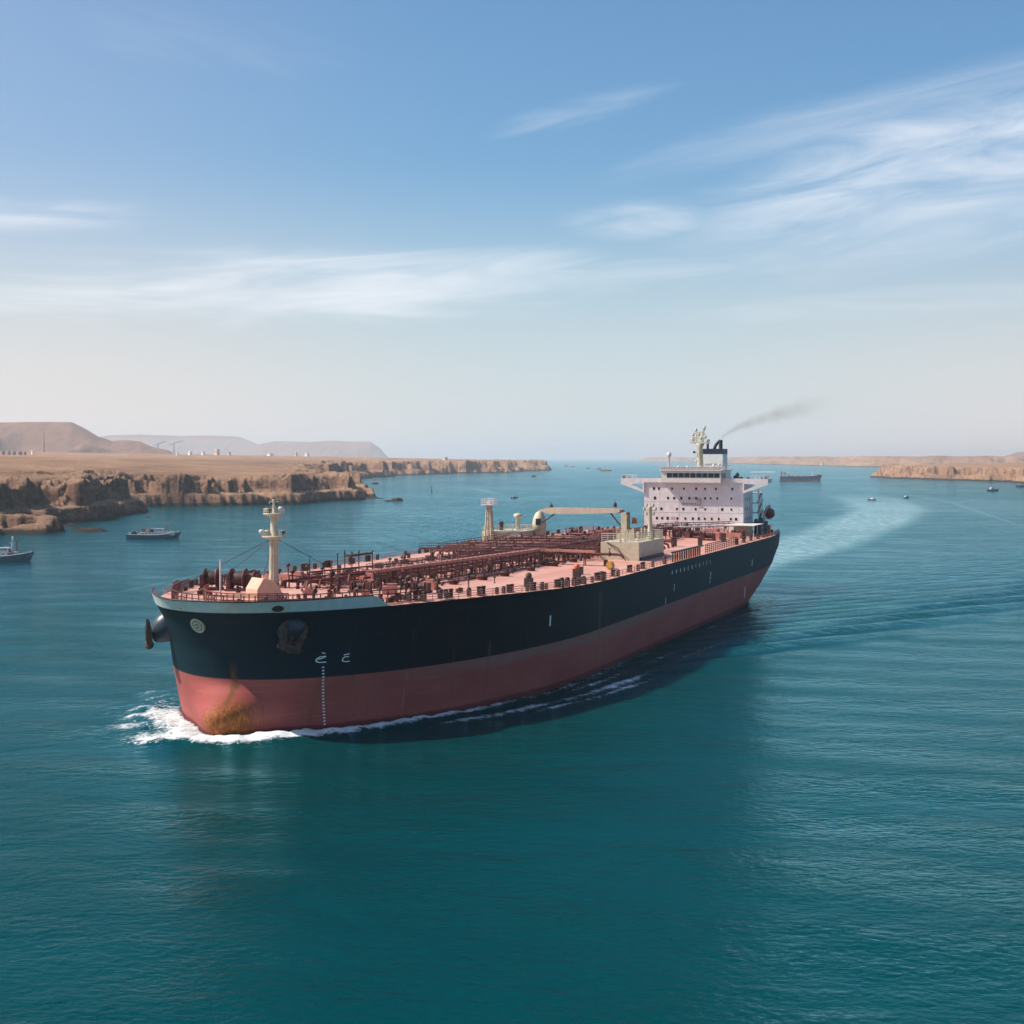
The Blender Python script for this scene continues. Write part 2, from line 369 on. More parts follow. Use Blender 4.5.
# ------------------------------------------------------------------ ship frame and hull form
TH = math.radians(20.5); S_, C__ = math.sin(TH), math.cos(TH)
O = (-43.91, 225.72)
def to_local(X, Y):
    dx, dy = X-O[0], Y-O[1]; return -(dx*S_+dy*C__), dx*C__-dy*S_
def to_world(lx, ly): return O[0]-lx*S_+ly*C__, O[1]-lx*C__-ly*S_
ZL = [-8, 0, 8.6, 13, 17, 19, 21]
def zi(z, v): return np.interp(z, ZL, v)
def px0(z): return zi(z, [-5, -4.2, -1.6, -.4, 1.8, 3.8, 5.0])
def pW(z): return zi(z, [32, 33, 33.9, 34.2, 34.3, 34.4, 34.5])
def pp(z): return zi(z, [1.8, 1.84, 1.82, 1.8, 1.8, 1.8, 1.8])
def pL(z): return zi(z, [77, 77, 79, 81, 83, 84, 85])
ZS = [-8, 0, 4, 9, 14, 21]
def pxe(z): return np.interp(z, ZS, [-264, -274, -286, -296, -299.5, -300.5])
def ptr(z): return np.interp(z, ZS, [8, 16, 22, 26.5, 29, 29.5])
def hb(x, z):
    x0, W, p, L = px0(z), pW(z), pp(z), pL(z); xe, tr = pxe(z), ptr(z)
    t = np.clip((x-(x0-L))/L, 0, 1); y = W*np.sqrt(np.maximum(0, 1-t**p))
    u = np.clip((xe+62-x)/62, 0, 1)
    return y*(1-(1-tr/W)*u**2.7)
def zd(x): return 18+1.1*ss(x, -90, -20)
def bulb(x, y, z): return 6.0*np.exp(-(y/5.8)**2)*ss(z, -7, 2.2)*(1-ss(z, 2.6, 8.2))*(x > -14)
ship = empty('oil_tanker', (O[0], O[1], 0), math.atan2(-C__, -S_))
tag(ship, 'huge oil tanker with dark topsides, red lower hull and pink deck, steaming toward the viewer', 'ship')
NS, NZ = 150, 40
tt = (np.linspace(0, 1, NS))**2.0
def ring(j):
    """one level of the hull, port stem -> transom centre"""
    xs, ys, zs = [], [], []
    for t in tt:
        z = -6.0; 
        for _ in range(4):
            x0, xe = px0(z), pxe(z); x = x0+(xe-x0)*t; z = -6+(zd(x)+6)*j/NZ
        y = float(hb(x, z)); xs.append(x); ys.append(y); zs.append(z)
    x0 = xs[-1]; y0 = ys[-1]
    for k in range(1, 9):                       # rounded transom corner then flat transom
        a = k/8; yy = y0*(1-a); xs.append(x0-1.2*(1-(1-a)**3)); ys.append(yy); zs.append(zs[NS-1])
    return np.array(xs), np.array(ys), np.array(zs)
HX, HYy, HZ = map(np.array, zip(*[ring(j) for j in range(NZ+1)]))
HX = HX + bulb(HX, HYy, HZ)
hx = np.concatenate([HX[:, ::-1], HX[:, 1:]], 1); hy = np.concatenate([-HYy[:, ::-1], HYy[:, 1:]], 1); hzz = np.concatenate([HZ[:, ::-1], HZ[:, 1:]], 1)
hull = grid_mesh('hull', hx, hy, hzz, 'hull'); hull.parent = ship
# deck
tx, ty, tz = HX[-1], HYy[-1]-.02, HZ[-1]
fr = np.linspace(-1, 1, 25)[:, None]
dk = grid_mesh('deck', np.repeat(tx[None], 25, 0), fr*ty[None], tz[None]-.03+(1-fr**2)*.5*np.minimum(1, ty[None]/20), 'deck'); dk.parent = ship
def dz_(x, y=0):
    return float(zd(x)) + .47*(1-min(1, (y/34.3))**2)
# bulwark round the bow
def side_pts(xa, n, sgn, dz0=0.0, inset=0.0):
    out = []
    for i in range(n+1):
        u = (i/n)**2
        z = 19.1; x0 = px0(20)
        x = x0+(xa-x0)*u; z = float(zd(x))+dz0
        x = float(px0(z))+(xa-float(px0(z)))*u
        out.append((x, sgn*max(0, float(hb(x, z))-inset), z))
    return out
XBW = -15.5
def bulwark():
    b_ = MB(); N = 60
    def row(dz0, inset, cut=0):
        a = side_pts(XBW, N, 1, dz0, inset)
        a = [(p[0]-(.0 if p[1] else inset), p[1], p[2]) for p in a]
        return [(x, -y, z) for x, y, z in a[::-1]] + a[1:]
    def h(x, H_): return H_*(1-ssf(x, XBW+3.5, XBW)) if x < XBW+3.5 else H_
    rows = []
    for H_, ins in ((0.0, -.05), (.9, -.05), (1.75, -.05), (1.75, .25), (0.05, .25)):
        base_ = row(0, ins); r = []
        for x, y, z in base_:
            hh = h(x, H_); yy = float(hb(x, z+hh))-ins if abs(y) > .8 else abs(y)
            xx = x + (float(px0(z+hh))-float(px0(z)))*max(0, 1-abs(y)/12)*(1 if ins < 0 else 1)
            r.append((xx, math.copysign(max(0, yy), y) if abs(y) > .8 else y, z+hh))
        rows.append(r)
    n_ = len(rows[0]); vs = [p for r in rows for p in r]
    fs = [(i*n_+k, i*n_+k+1, (i+1)*n_+k+1, (i+1)*n_+k) for i in range(len(rows)-1) for k in range(n_-1)]
    b_.add(vs, fs, False); return b_
bulwark().build('bulwark', 'strake', ship)
cap = MB()
pts = [(x, y, z+1.78) for x, y, z in side_pts(XBW+3.5, 40, 1, 0, .1)]
pts = [(x+(float(px0(z))-float(px0(z-1.78)))*max(0, 1-abs(y)/12), float(hb(x, z)) - .1 if y > .8 else y, z) for x, y, z in pts]
cap.tube([(x, -y, z) for x, y, z in pts[::-1]] + pts[1:], .14, 6).build('bulwark_rail', 'fit_brown', ship)

# ------------------------------------------------------------------ marks on the hull
def ribbon(strokes, w, name, mat='sky_mark', off=.05):
    b_ = MB()
    for st in strokes:
        for (xa, za), (xb, zb) in zip(st[:-1], st[1:]):
            d = Vector((xb-xa, zb-za)); L = d.length or 1; nx, nz = -d.y/L*w/2, d.x/L*w/2
            q = []
            for x, z in ((xa+nx, za+nz), (xb+nx, zb+nz), (xb-nx, zb-nz), (xa-nx, za-nz)):
                q.append((x, float(hb(x, z))+off, z))
            b_.add(q, [(0, 1, 2, 3)])
    return b_.build(name, mat, ship)
def glyph(cx, cz, s, kind):
    g = {'kha': [[(.45, .35), (-.2, .35), (-.55, .1), (-.6, -.3), (-.2, -.5), (.6, -.5)], [(.45, .35), (.1, .12), (-.45, -.02)], [(-.1, .95), (.3, .75)]],
         'ayn': [[(.4, .3), (-.2, .3), (-.5, 0), (-.45, -.35), (-.1, -.5), (.6, -.5)], [(-.4, .62), (.4, .75)]],
         'bar': [[(0, .6), (0, -.6)]], 'three': [[(-.25, .8), (.2, .8), (.0, .4), (.25, .2), (.15, -.05), (-.2, -.1)], [(0, -.3), (0, -.8)]],
         'q': [[(-.2, .5), (.2, .5), (.2, .1), (-.05, 0), (-.05, -.6)]], 'a': [[(-.2, -.4), (0, .45), (.2, -.4)]], 'n': [[(-.2, -.4), (-.2, .4), (.2, -.4), (.2, .4)]],
         'o': [[(-.2, -.35), (-.2, .35), (.2, .35), (.2, -.35), (-.2, -.35)]], 'e': [[(.2, .4), (-.2, .4), (-.2, -.4), (.2, -.4)], [(-.2, 0), (.1, 0)]], 'u': [[(-.2, .4), (-.2, -.4), (.2, -.4), (.2, .4)]], 't': [[(-.2, .4), (.2, .4)], [(0, .4), (0, -.4)]]}[kind]
    return [[(cx-px_*s, cz+pz*s) for px_, pz in st] for st in g]      # forward is to the viewer's left
MK = dict(kha=(-7.6, 11.42), ayn=(-10.7, 11.22), d0=(-7.95, 10.0), bar=(-58.3, 12.8), q=(-140.6, 12.1), three=(-177.4, 11.6), low=(-223.4, 4.2), hi=(-230.3, 11.9), n0=(-138.3, 15.8), n1=(-176.6, 15.7), tick=(-133.5, 9.7))
ribbon(glyph(*MK['kha'], 1.05, 'kha'), .15, 'hull_character')
ribbon(glyph(*MK['ayn'], .95, 'ayn'), .14, 'hull_character')
DZ = [.2, 2.6, 5.0, 7.3, 10.0]; DX = [-9.91, -9.41, -8.92, -8.43, -7.95]; z = MK['d0'][1]
while z > .6:
    x = float(np.interp(z, DZ, DX)); zz = (z, z, z+.20, z+.20)
    MB().add([(xx, float(hb(xx, q))+.08+(.3 if z < 5 else 0)*(1-z/5), q) for xx, q in zip((x-.13, x+.13, x+.13, x-.13), zz)], [(0, 1, 2, 3)]).build('draft_mark', 'sky_mark', ship); z -= .5
ribbon([[(MK['bar'][0], MK['bar'][1]+.95), (MK['bar'][0], MK['bar'][1]-.95)]], .5, 'load_mark')
ribbon([[(MK['low'][0], MK['low'][1]+1.4), (MK['low'][0], MK['low'][1]-1.6)]], .7, 'load_mark')
ribbon([[(MK['hi'][0], MK['hi'][1]+1.0), (MK['hi'][0], MK['hi'][1]-.8)]], .7, 'load_mark')
ribbon(glyph(*MK['q'], 1.3, 'q'), .3, 'hull_number'); ribbon(glyph(*MK['three'], 1.7, 'three'), .38, 'hull_number')
ribbon([[(MK['tick'][0], MK['tick'][1]+.8), (MK['tick'][0], MK['tick'][1]-.8)]], .3, 'load_mark')
xa, za = MK['n0']; xb, zb = MK['n1']
sym = 'aonueototqta'[:11]
for i, ch in enumerate(sym): ribbon(glyph(xa+(xb-xa)*i/10, za+(zb-za)*i/10, 1.0, ch), .30, 'hull_letter')
# crest at the stem
def hull_frame(x, z, sgn=1):
    e = .3; y = float(hb(x, z)); p = Vector((x, sgn*y, z))
    tx_ = Vector((e, sgn*(float(hb(x+e, z))-float(hb(x-e, z)))/2, 0)); tx_.normalize()
    tz_ = Vector((0, sgn*(float(hb(x, z+e))-float(hb(x, z-e)))/2, e)); tz_.normalize()
    nrm = tx_.cross(tz_); nrm.normalize()
    if nrm.y*sgn < 0: nrm = -nrm
    return p, tx_, nrm
CRX = 1.5; CRS = -1
p, t_, nrm = hull_frame(CRX, 17.0, CRS)
if nrm.x < 0: nrm = -nrm
def disk_on(p, nrm, prof, n=28):
    u = Vector((0, 0, 1)).cross(nrm).normalized(); v = nrm.cross(u); b_ = MB(); vs = []
    for r, h in prof:
        vs += [p + u*(r*math.cos(2*math.pi*k/n)) + v*(r*math.sin(2*math.pi*k/n)) + nrm*h for k in range(n)]
    L = len(prof)-1
    b_.add(vs, [(i*n+k, i*n+(k+1) % n, (i+1)*n+(k+1) % n, (i+1)*n+k) for i in range(L) for k in range(n)] + [tuple(range(L*n, L*n+n))], False)
    return b_, u, v
p = p + nrm*.28
cb, u, v = disk_on(p, nrm, [(1.25, -.9), (1.25, .14), (1.12, .17), (1.05, .12)])
crest = cb.build('crest', 'cream', ship)
cb2, _, _ = disk_on(p+nrm*.14, nrm, [(.92, 0), (.92, .03), (.80, .035)]); cb2.build('crest_ring', 'crest_dark', crest)
cb3, _, _ = disk_on(p+nrm*.17, nrm, [(.76, 0), (.74, .05), (.7, .06)]); cb3.build('crest_field', 'cream', crest)
em = MB()
for k in range(10):
    a = 2*math.pi*k/10; em.bar(p+nrm*.25+u*.22*math.cos(a)+v*.22*math.sin(a), p+nrm*.25+u*.5*math.cos(a+.3)+v*.5*math.sin(a+.3), .12, .05)
em.build('crest_emblem', 'crest_dark', crest)
# hawse openings in the strake
for (x, z, sg, w) in ((3.4, 19.9, -1, .75), (.25, 19.75, 1, 1.15)):
    p, t_, nrm = hull_frame(x, z, sg); cb_, u, v = disk_on(p+nrm*.02, nrm, [(w, -.2), (w, .14), (w*.8, .16), (w*.78, .10)])
    cb_.v = [tuple(p + (Vector(q)-p) - v*((Vector(q)-p).dot(v))*.42) for q in cb_.v]
    hr = cb_.build('chock_rim', 'yellow' if sg < 0 else 'cream', ship)
    cb_, u, v = disk_on(p+nrm*.13, nrm, [(w*.8, 0), (w*.78, .02)])
    cb_.v = [tuple(p + (Vector(q)-p) - v*((Vector(q)-p).dot(v))*.42) for q in cb_.v]
    cb_.build('chock_opening', 'black', hr)

# anchors: bolster cone on the flare with a stockless anchor drawn up to it
def anchor(x, z, sgn, out=2.6, spread=1.0, tilt=0.0, lift=.9):
    p, t_, nrm = hull_frame(x, z, sgn)
    d = (nrm + Vector((.10, 0, -.35))).normalized()
    u = Vector((0, 0, 1)).cross(d).normalized(); v = d.cross(u)
    vs = []; n_ = 20
    prof = [(-1.6, 2.3), (.0, 2.3), (out*.35, 2.05), (out*.7, 1.55), (out*.92, 1.2), (out, .85), (out*.93, .5)]
    for h, r in prof: vs += [p + d*h + u*r*math.cos(2*math.pi*k/n_) + v*r*1.05*math.sin(2*math.pi*k/n_) for k in range(n_)]
    b_ = MB(); L = len(prof)-1
    b_.add(vs, [(i*n_+k, i*n_+(k+1) % n_, (i+1)*n_+(k+1) % n_, (i+1)*n_+k) for i in range(L) for k in range(n_)]+[tuple(range(L*n_, (L+1)*n_))], True)
    pk = b_.build('anchor_bolster', 'pocket', ship)
    K = 1.2; q = p + d*(out+.15) + Vector((0, 0, lift))
    dn = (Vector((0, 0, -1)) + nrm*.12).normalized(); w = dn.cross(nrm).normalized(); dn = (dn + w*tilt).normalized(); w = dn.cross(nrm).normalized(); nf = w.cross(dn)
    if nf.dot(nrm) < 0: nf = -nf
    fat = 1.7 if sgn < 0 else 1.0
    a_ = MB()
    a_.tube([q-dn*.2, q+dn*2.4], [.20, .30], 8)                        # shank
    cr = q+dn*2.5
    a_.tube([cr-w*1.9, cr-w*.7, cr, cr+w*.7, cr+w*1.9], [.34, .6, .78, .6, .34], 8)   # crown
    for s_ in (-1, 1):                                               # flukes turned up against the hull
        r0 = cr+w*s_*1.15; tip = cr+w*s_*1.75*spread - dn*3.9 + nf*.6
        side = w*.42; th = nf*.28*fat
        pts = [r0-side-th, r0+side-th, r0+side+th, r0-side+th]
        mid = r0.lerp(tip, .55); pts += [mid-side*1.15-th, mid+side*1.15-th, mid+side*1.15+th, mid-side*1.15+th]
        pts += [tip-side*.15-th*.4, tip+side*.15-th*.4, tip+side*.15+th*.4, tip-side*.15+th*.4]
        fs = []
        for k in (0, 4): fs += [(k, k+1, k+5, k+4), (k+1, k+2, k+6, k+5), (k+2, k+3, k+7, k+6), (k+3, k, k+4, k+7)]
        fs += [(3, 2, 1, 0), (8, 9, 10, 11)]
        a_.add(pts, fs)
    an = a_.build('anchor', 'anchor_rust', ship)
    return pk
anchor(-3.2, 15.9, 1, 1.2, tilt=.30); anchor(-9.0, 15.0, -1, 2.7, lift=1.3)

# ------------------------------------------------------------------ rails, bollards and fittings
def edge(sgn, xa, xb, step, inset=.35, dz0=0.0):
    out = []; x = xa
    while x > xb:
        z = float(zd(x)); out.append((x, sgn*(float(hb(x, z))-inset), z+dz0)); x -= step
    return out
gaps = [(-150.0, -172.0), (-177, -204)]
def rail_run(sgn, xa, xb): MB().rail(edge(sgn, xa, xb, 3.0), 1.15, 3.0, .085, 3).build('guard_rail', 'walk_pink', ship)
rail_run(1, -18, -139); rail_run(1, -170, -172.9); rail_run(1, -213, -289)
rail_run(-1, -18, -289)
fz = 19.1
# gangway racks by the rail on the port quarter
def rack(xa, xb, n_):
    pts = edge(1, xa, xb, (xa-xb)/n_-.001, .6); b_ = MB(); cs_ = []
    for a, b2 in zip(pts[:-1], pts[1:]):
        a, b2 = Vector(a), Vector(b2)
        b_.bar(a+Vector((0, 0, 2.2)), b2+Vector((0, 0, 2.2)), .9, .28); b_.bar(a, a+Vector((0, 0, 2.2)), .3)
        m_ = a.lerp(b2, .5); cs_.append(MB().bar(m_+Vector((0, -.35, 0)), m_+Vector((0, -.35, 1.7)), .75, .3))
    g = b_.build('gangway_rack', 'black', ship); [k_.build('gangway_panel', 'peach' if i % 2 else 'orange', g) for i, k_ in enumerate(cs_)]
rack(-141, -170, 13)
r_ = MB(); r_.rail(edge(1, -173.5, -213, 2.2, .5), 2.3, 2.2, .14, 5).build('ladder_rack', 'dark_red', ship)

# prototypes of small deck fittings, copied along the deck
def place_all(proto, spots):
    """spots: (x, y, rot, scale)"""
    first = True
    for (x, y, r, s) in spots:
        o_ = proto if first else copy_tree(proto); first = False
        o_.location = (x, y, dz_(x, y)-.03); o_.rotation_euler = (0, 0, r); o_.scale = (s, s, s)
bo = MB().cbox((0, 0, 0), (2.0, .8, .12))
for s_ in (-.6, .6): bo.lathe([(.33, .1), (.33, 1.15), (.42, 1.18), (.42, 1.35), (.2, 1.4)], (s_, 0, 0), n=10)
bol = bo.build('bollard', 'fit_brown', ship)
sp = [(x+rng.uniform(-1.5, 1.5), sg*(float(hb(x, 18.3))-1.5), math.atan(float(hb(x-1, 18.3)-hb(x+1, 18.3))/2)*sg*-1, rng.uniform(.9, 1.2)) for sg in (1, -1) for x in list(np.arange(-22, -62, -8.0))+list(np.arange(-64, -130, -11.0))+list(np.arange(-215, -285, -10.0))]
place_all(bol, sp)
fl = MB().cbox((0, 0, 0), (.75, .6, 1.15)).lathe([(.36, 0), (.36, .25), (.25, .3)], (0, 0, 1.15), n=10).build('fairlead', 'fit_brown', ship)
sp = [(x, float(hb(x, 18.3))-.75, 0, rng.uniform(.75, 1.25)) for x in [-20, -23, -26.5, -28, -33.4, -36.5, -41, -43, -50.6, -52.4, -56, -57.6, -64, -66.5, -69.6, -71.5, -74.6, -79.5, -85.6, -87.4, -97, -112, -124, -134]]
sp += [(x, -float(hb(x, 18.3))+.75, 0, rng.uniform(.8, 1.2)) for x in rng.uniform(-200, -25, 26)]
place_all(fl, sp)
# vent posts: a stem with a mushroom or box head
vp = MB().lathe([(.34, 0), (.34, .15), (.16, .2), (.16, 1.7), (.45, 1.75), (.48, 2.15), (.2, 2.35)], n=10).build('vent_post', 'fit_brown', ship)
sp = []
for _ in range(40):
    x = rng.uniform(-205, -24); w = float(hb(x, 18.3)); y = rng.choice([-1, 1, 1])*rng.uniform(9.5, max(10.5, w-3))
    if y > 15 and x < -60 and rng.random() < .75: continue
    if x < -130 and abs(y) > 14: continue
    sp.append((x, y, rng.uniform(0, 6), rng.uniform(.55, 1.05)))
place_all(vp, sp)
ht = MB().lathe([(.95, 0), (.95, .7), (1.1, .72), (1.1, .86), (.3, .98)], n=14).bar((-.9, 0, .95), (.9, 0, .95), .12).bar((0, -1.0, .5), (0, -1.3, .9), .12).build('tank_hatch', 'dark_red', ship)
sp = [(x+rng.uniform(-2, 2), sg*yy, rng.uniform(0, 6), rng.uniform(.8, 1.1)) for sg in (1, -1) for x in np.arange(-42, -128, -14.0) for yy in ((14,) if sg > 0 else (20,)) if yy < hb(x, 18)-3]
place_all(ht, sp)
vl = MB().tube([(-.7, 0, .5), (.7, 0, .5)], .28, 8).lathe([(.08, .5), (.08, 1.5)], n=6).lathe([(.38, 1.45), (.4, 1.5), (.38, 1.55)], n=12).cbox((0, 0, 0), (.4, .5, .5)).build('valve', 'dark_red', ship)
sp = []
for _ in range(98):
    x = rng.uniform(-215, -30); s_ = rng.choice([-1, 1]); sp.append((x, rng.normal(0, 6.5), rng.uniform(0, 3), rng.uniform(.5, .95)))
place_all(vl, sp)
pst = MB().bar((0, 0, 0), (0, 0, 2.2), .13).bar((-.5, 0, 1.9), (.5, 0, 1.9), .10).build('pipe_stanchion', 'fit_brown', ship)
place_all(pst, [(rng.uniform(-130, -34), rng.choice([rng.uniform(5.5, 12.5), rng.uniform(-10.5, -7)]), rng.uniform(0, 3), rng.uniform(.6, 1.15)) for _ in range(98)])
drn = MB().bar((0, 0, 0), (0, 0, 1.2), .3).lathe([(.42, 0), (.42, .3)], (0, 0, 1.0), n=8).bar((0, 0, .7), (.9, 0, .7), .26).build('drain_valve', 'fit_brown', ship)
place_all(drn, [(rng.uniform(-132, -36), rng.uniform(4, 13.5), rng.uniform(0, 6), rng.uniform(.45, .8)) for _ in range(90)])
# lockers and cabinets
lk = MB().cbox((0, 0, 0), (1.3, 1.0, 1.9)).cbox((0, 0, 1.9), (1.5, 1.2, .12)).build('deck_locker', 'fit_brown', ship)
place_all(lk, [(-52, 12.5, .2, .6), (-70, 24, .4, .7), (-96, 26, 0, .8), (-103, 12, 0, .7), (-110, -22, 0, .6), (-88, -25, 0, .6), (-62, -27, 0, .6), (-130, -28, .1, .6), (-72, -27, 0, .5), (-143, -20, 0, .8), (-120, 24, 0, .7), (-196, 20, 0, 1.2), (-205, 25, 0, 1.0), (-200, -20, 0, 1.3), (-225, 27, 0, 1.2)])
def monitor(x, y, h, colr):
    z = dz_(x, y); b_ = MB(); b_.cbox((x, y, z), (1.5, 1.3, h*.75)); g = b_.build('foam_cabinet', 'fit_brown', ship)
    MB().lathe([(.5, 0), (.6, .3), (.5, .8), (.2, 1.0)], (x, y, z+h*.75), n=10).build('foam_drum', colr, g)
monitor(-86, 28.4, 2.6, 'orange'); monitor(-60.5, 27.5, 2.1, 'green_box')
for (x, y, c_) in ((-112, 27.5, 'yellow'), (-115, 26.5, 'yellow'), (-164, 24, 'orange'), (-150, 4, 'orange')):
    z = dz_(x, y); MB().lathe([(.7, -.9), (.75, -.5), (.75, .5), (.7, .9)], (x, y, z+.75), 'x', 12).cbox((x, y, z), (1.6, .8, .3)).build('hose_drum', c_, ship)

# ------------------------------------------------------------------ cargo pipes and catwalk
for i, y in enumerate([-7.6, -6.2, -4.8, -3.2, -1.8, -.2, 1.2, 2.6, 4.0, 5.2]):
    h = 1.2+.25*(i % 3)+(.9 if i in (2, 6) else 0); r = [.22, .26, .16, .26, .22, .15, .26, .22, .26, .16][i]
    xa = -30-rng.uniform(0, 14)
    pts = [(xa, y, dz_(xa)+.4), (xa-.6, y, dz_(xa)+h)]
    x = xa-8
    while x > -236:
        pts.append((x, y, dz_(x)+h))
        if (i*7+int(-x)) % 53 < 3:          # expansion loops
            pts += [(x-1, y, dz_(x)+h), (x-1.2, y, dz_(x)+h+.7), (x-3.4, y, dz_(x)+h+.7), (x-3.6, y, dz_(x)+h)]; x -= 4
        x -= 8
    pts.append((-237, y, dz_(-237)+h))
    MB().tube(pts, r, 8).build('cargo_pipe', 'pipe_red' if i % 3 else 'dark_red', ship)
psp = MB()
sup = MB().bar((0, -8.2, 1.0), (0, 5.8, 1.0), .3).bar((0, -8.2, 0), (0, -8.2, 2.2), .2).bar((0, 5.8, 0), (0, 5.8, 1.8), .2).bar((0, -3.9, 0), (0, -3.9, 1.9), .2).bar((0, 1.9, 0), (0, 1.9, 1.7), .2).bar((0, -8.2, 2.1), (0, -3.9, 1.8), .16).build('pipe_support', 'dark_red', ship)
place_all(sup, [(x, 0, 0, 1) for x in np.arange(-36, -236, -5.2)])
def catwalk(pts, w, h, name='catwalk', colr='dark_red'):
    """raised walkway on legs with guard rails"""
    P = [Vector((x, y, dz_(x, y)+h)) for x, y in pts]; b_ = MB(); lgs = []; rl = MB()
    for a, c_ in zip(P[:-1], P[1:]):
        d = (c_-a).normalized(); nrm_ = Vector((-d.y, d.x, 0)).normalized()
        b_.bar(a, c_, w, .16)
        for s_ in (-1, 1):
            rl.rail([a+nrm_*s_*w/2, c_+nrm_*s_*w/2], 1.1, 2.6, .09, 2)
            b_.bar(a+nrm_*s_*w/2-Vector((0, 0, .2)), c_+nrm_*s_*w/2-Vector((0, 0, .2)), .14, .38)
        k = max(1, round((c_-a).length/5.2))
        for i in range(k):
            q = a.lerp(c_, (i+.5)/k)
            lg = MB(); lgs.append(lg)
            for s_ in (-1, 1): lg.bar(q+nrm_*s_*w*.42, q+nrm_*s_*w*.42-Vector((0, 0, h+.3)), .2)
            lg.bar(q+nrm_*w*.42-Vector((0, 0, .1)), q-nrm_*w*.42-Vector((0, 0, .1)), .14); lg.bar(q+nrm_*w*.42-Vector((0, 0, .4)), q-nrm_*w*.42-Vector((0, 0, h*.75)), .12)
    g = b_.build(name, colr, ship); [l_.build('leg_frame', 'dark_red', g) for l_ in lgs]; rl.build('catwalk_rail', 'dark_red', g); return g
catwalk([(-36, 7.6), (-118, 8.6)], 1.6, 3.3, colr='walk_pink')
catwalk([(-119, 7), (-119, 22)], 1.4, 3.3, colr='walk_pink')
catwalk([(-119.5, 8.4), (-236, 8.6)], 1.6, 3.3)
catwalk([(-128, -7), (-128, -24)], 1.3, 2.6)
# small ladders and hand posts along the catwalk
for x in (-46, -57, -60, -63, -66, -72): 
    z = dz_(x, -9); MB().bar((x, -9.5, z), (x, -9.5, z+5.4+.8*math.sin(x)), .16).bar((x-.5, -9.5, z+5), (x+.5, -9.5, z+5), .12).build('sounding_post', 'fit_brown', ship)
MB().cbox((-66, -9.5, dz_(-66, -9)+4.4), (9, 1.5, .35)).build('post_gantry', 'fit_brown', ship)
# manifold: crossover pipes, drip trays and hose saddles either side
for i, x in enumerate(np.arange(-133, -182, -4.1)):
    h = 1.5+.4*(i % 3); r = .38 if i % 2 else .3
    a = 15 if x < -137 and x > -163 else 24
    z = dz_(x)
    pts = [(x, -23, z+.5), (x, -22.4, z+h), (x, 0, z+h+.2), (x, a-1, z+h), (x, a, z+h-.3), (x, a+.3, z+.6)]
    g = MB().tube(pts, r, 8).build('manifold_pipe', 'pipe_red' if i % 2 else 'dark_red', ship)
    for yy in (-17, -10, 10.5, a-3): MB().lathe([(r*1.9, -.15), (r*1.9, .15)], (x, yy, z+h+.1), 'y', 10).bar((x, yy, z+h), (x, yy, z+h+1.3), .15).lathe([(.45, -.04), (.45, .04)], (x, yy, z+h+1.3), 'z', 10).build('pipe_flange', 'dark_red', g)
for x in np.arange(-132, -190, -6.5):
    frm = MB()
    for y in (-20, -14, -8.8): frm.bar((x, y, 18), (x, y, 20.9), .24)
    frm.bar((x, -20, 20.9), (x, -8.8, 20.9), .24); frm.build('manifold_frame', 'dark_red', ship)
    frm = MB()
    for y in (10.4, 14.5): frm.bar((x, y, 18), (x, y, 21.6), .24)
    frm.bar((x, 10.4, 21.6), (x, 14.5, 21.6), .22); frm.build('manifold_frame', 'dark_red', ship)
for y in (-20, -8.8, 14.5):
    MB().rail([(-132, y, 20.9 if y < 0 else 21.6), (-188, y, 20.9 if y < 0 else 21.6)], 1.1, 2.2, .10, 2).build('manifold_rail', 'dark_red', ship)
for k in range(44):
    hz_ = MB()
    x = rng.uniform(-188, -130); y = rng.choice([rng.uniform(-20, -9), rng.uniform(9, 15)]); l = rng.uniform(2, 7); z = rng.uniform(19, 21.4)
    pa, pb_ = ((x, y, z), (x-l, y, z)) if rng.random() < .5 else ((x, y-l/2, z), (x, y+l/2, z))
    hz_.tube([(pa[0], pa[1], 18.3), pa, pb_, (pb_[0], pb_[1], 18.3)], rng.uniform(.12, .26), 6).build('branch_pipe', 'pipe_red' if k % 2 else 'fit_brown', ship)
bx = MB().cbox((0, 0, 0), (1.8, 1.4, 1.6)).lathe([(.5, 0), (.5, .6), (.2, .8)], (0, 0, 1.6), n=8).bar((-.9, .7, 0), (-.9, .7, 2.6), .12).build('pump_unit', 'dark_red', ship)
sp = [(rng.uniform(-262, -190), rng.uniform(-22, 14), rng.uniform(0, 3), rng.uniform(.7, 1.4)) for _ in range(42)] + [(rng.uniform(-188, -130), rng.uniform(-22, 13), 0, rng.uniform(.7, 1.3)) for _ in range(26)]
place_all(bx, sp)
# small pipe runs abaft the manifold and beside the catwalk
for k in range(14):
    x = -188-5*k; z = dz_(x); w = rng.uniform(6, 20)
    MB().tube([(x, -w, z+.8), (x, -w, z+1.8), (x, w*.7, z+1.8+rng.uniform(0, 1)), (x, w*.7, z+.4)], rng.uniform(.18, .32), 7).build('transverse_pipe', 'pipe_red', ship)
for y, xa, xb in ((9.6, -40, -128), (10.4, -52, -128), (-9.8, -50, -128), (11.5, -62, -104), (14.0, -190, -236), (-11.0, -185, -240), (-14, -190, -238)):
    pts = [(x, y, dz_(x, y)+.55) for x in np.arange(xa, xb, -6.0)]; pts = [(pts[0][0], y, pts[0][2]-.5)] + pts
    MB().tube(pts, .17, 7).build('service_pipe', 'walk_pink' if y > 10 else 'pipe_red', ship)
for k in range(34):
    x = -42-2.6*k; a = rng.uniform(9, 14); zt = 19.0+rng.uniform(0, 1.6)
    MB().bar((x, 8, 18.7), (x, a, 18.7), .18).bar((x, a, 18), (x, a, zt), .2).lathe([(.3, 0), (.3, .2)], (x, a, zt), n=8).build('stub_pipe', 'dark_red', ship)

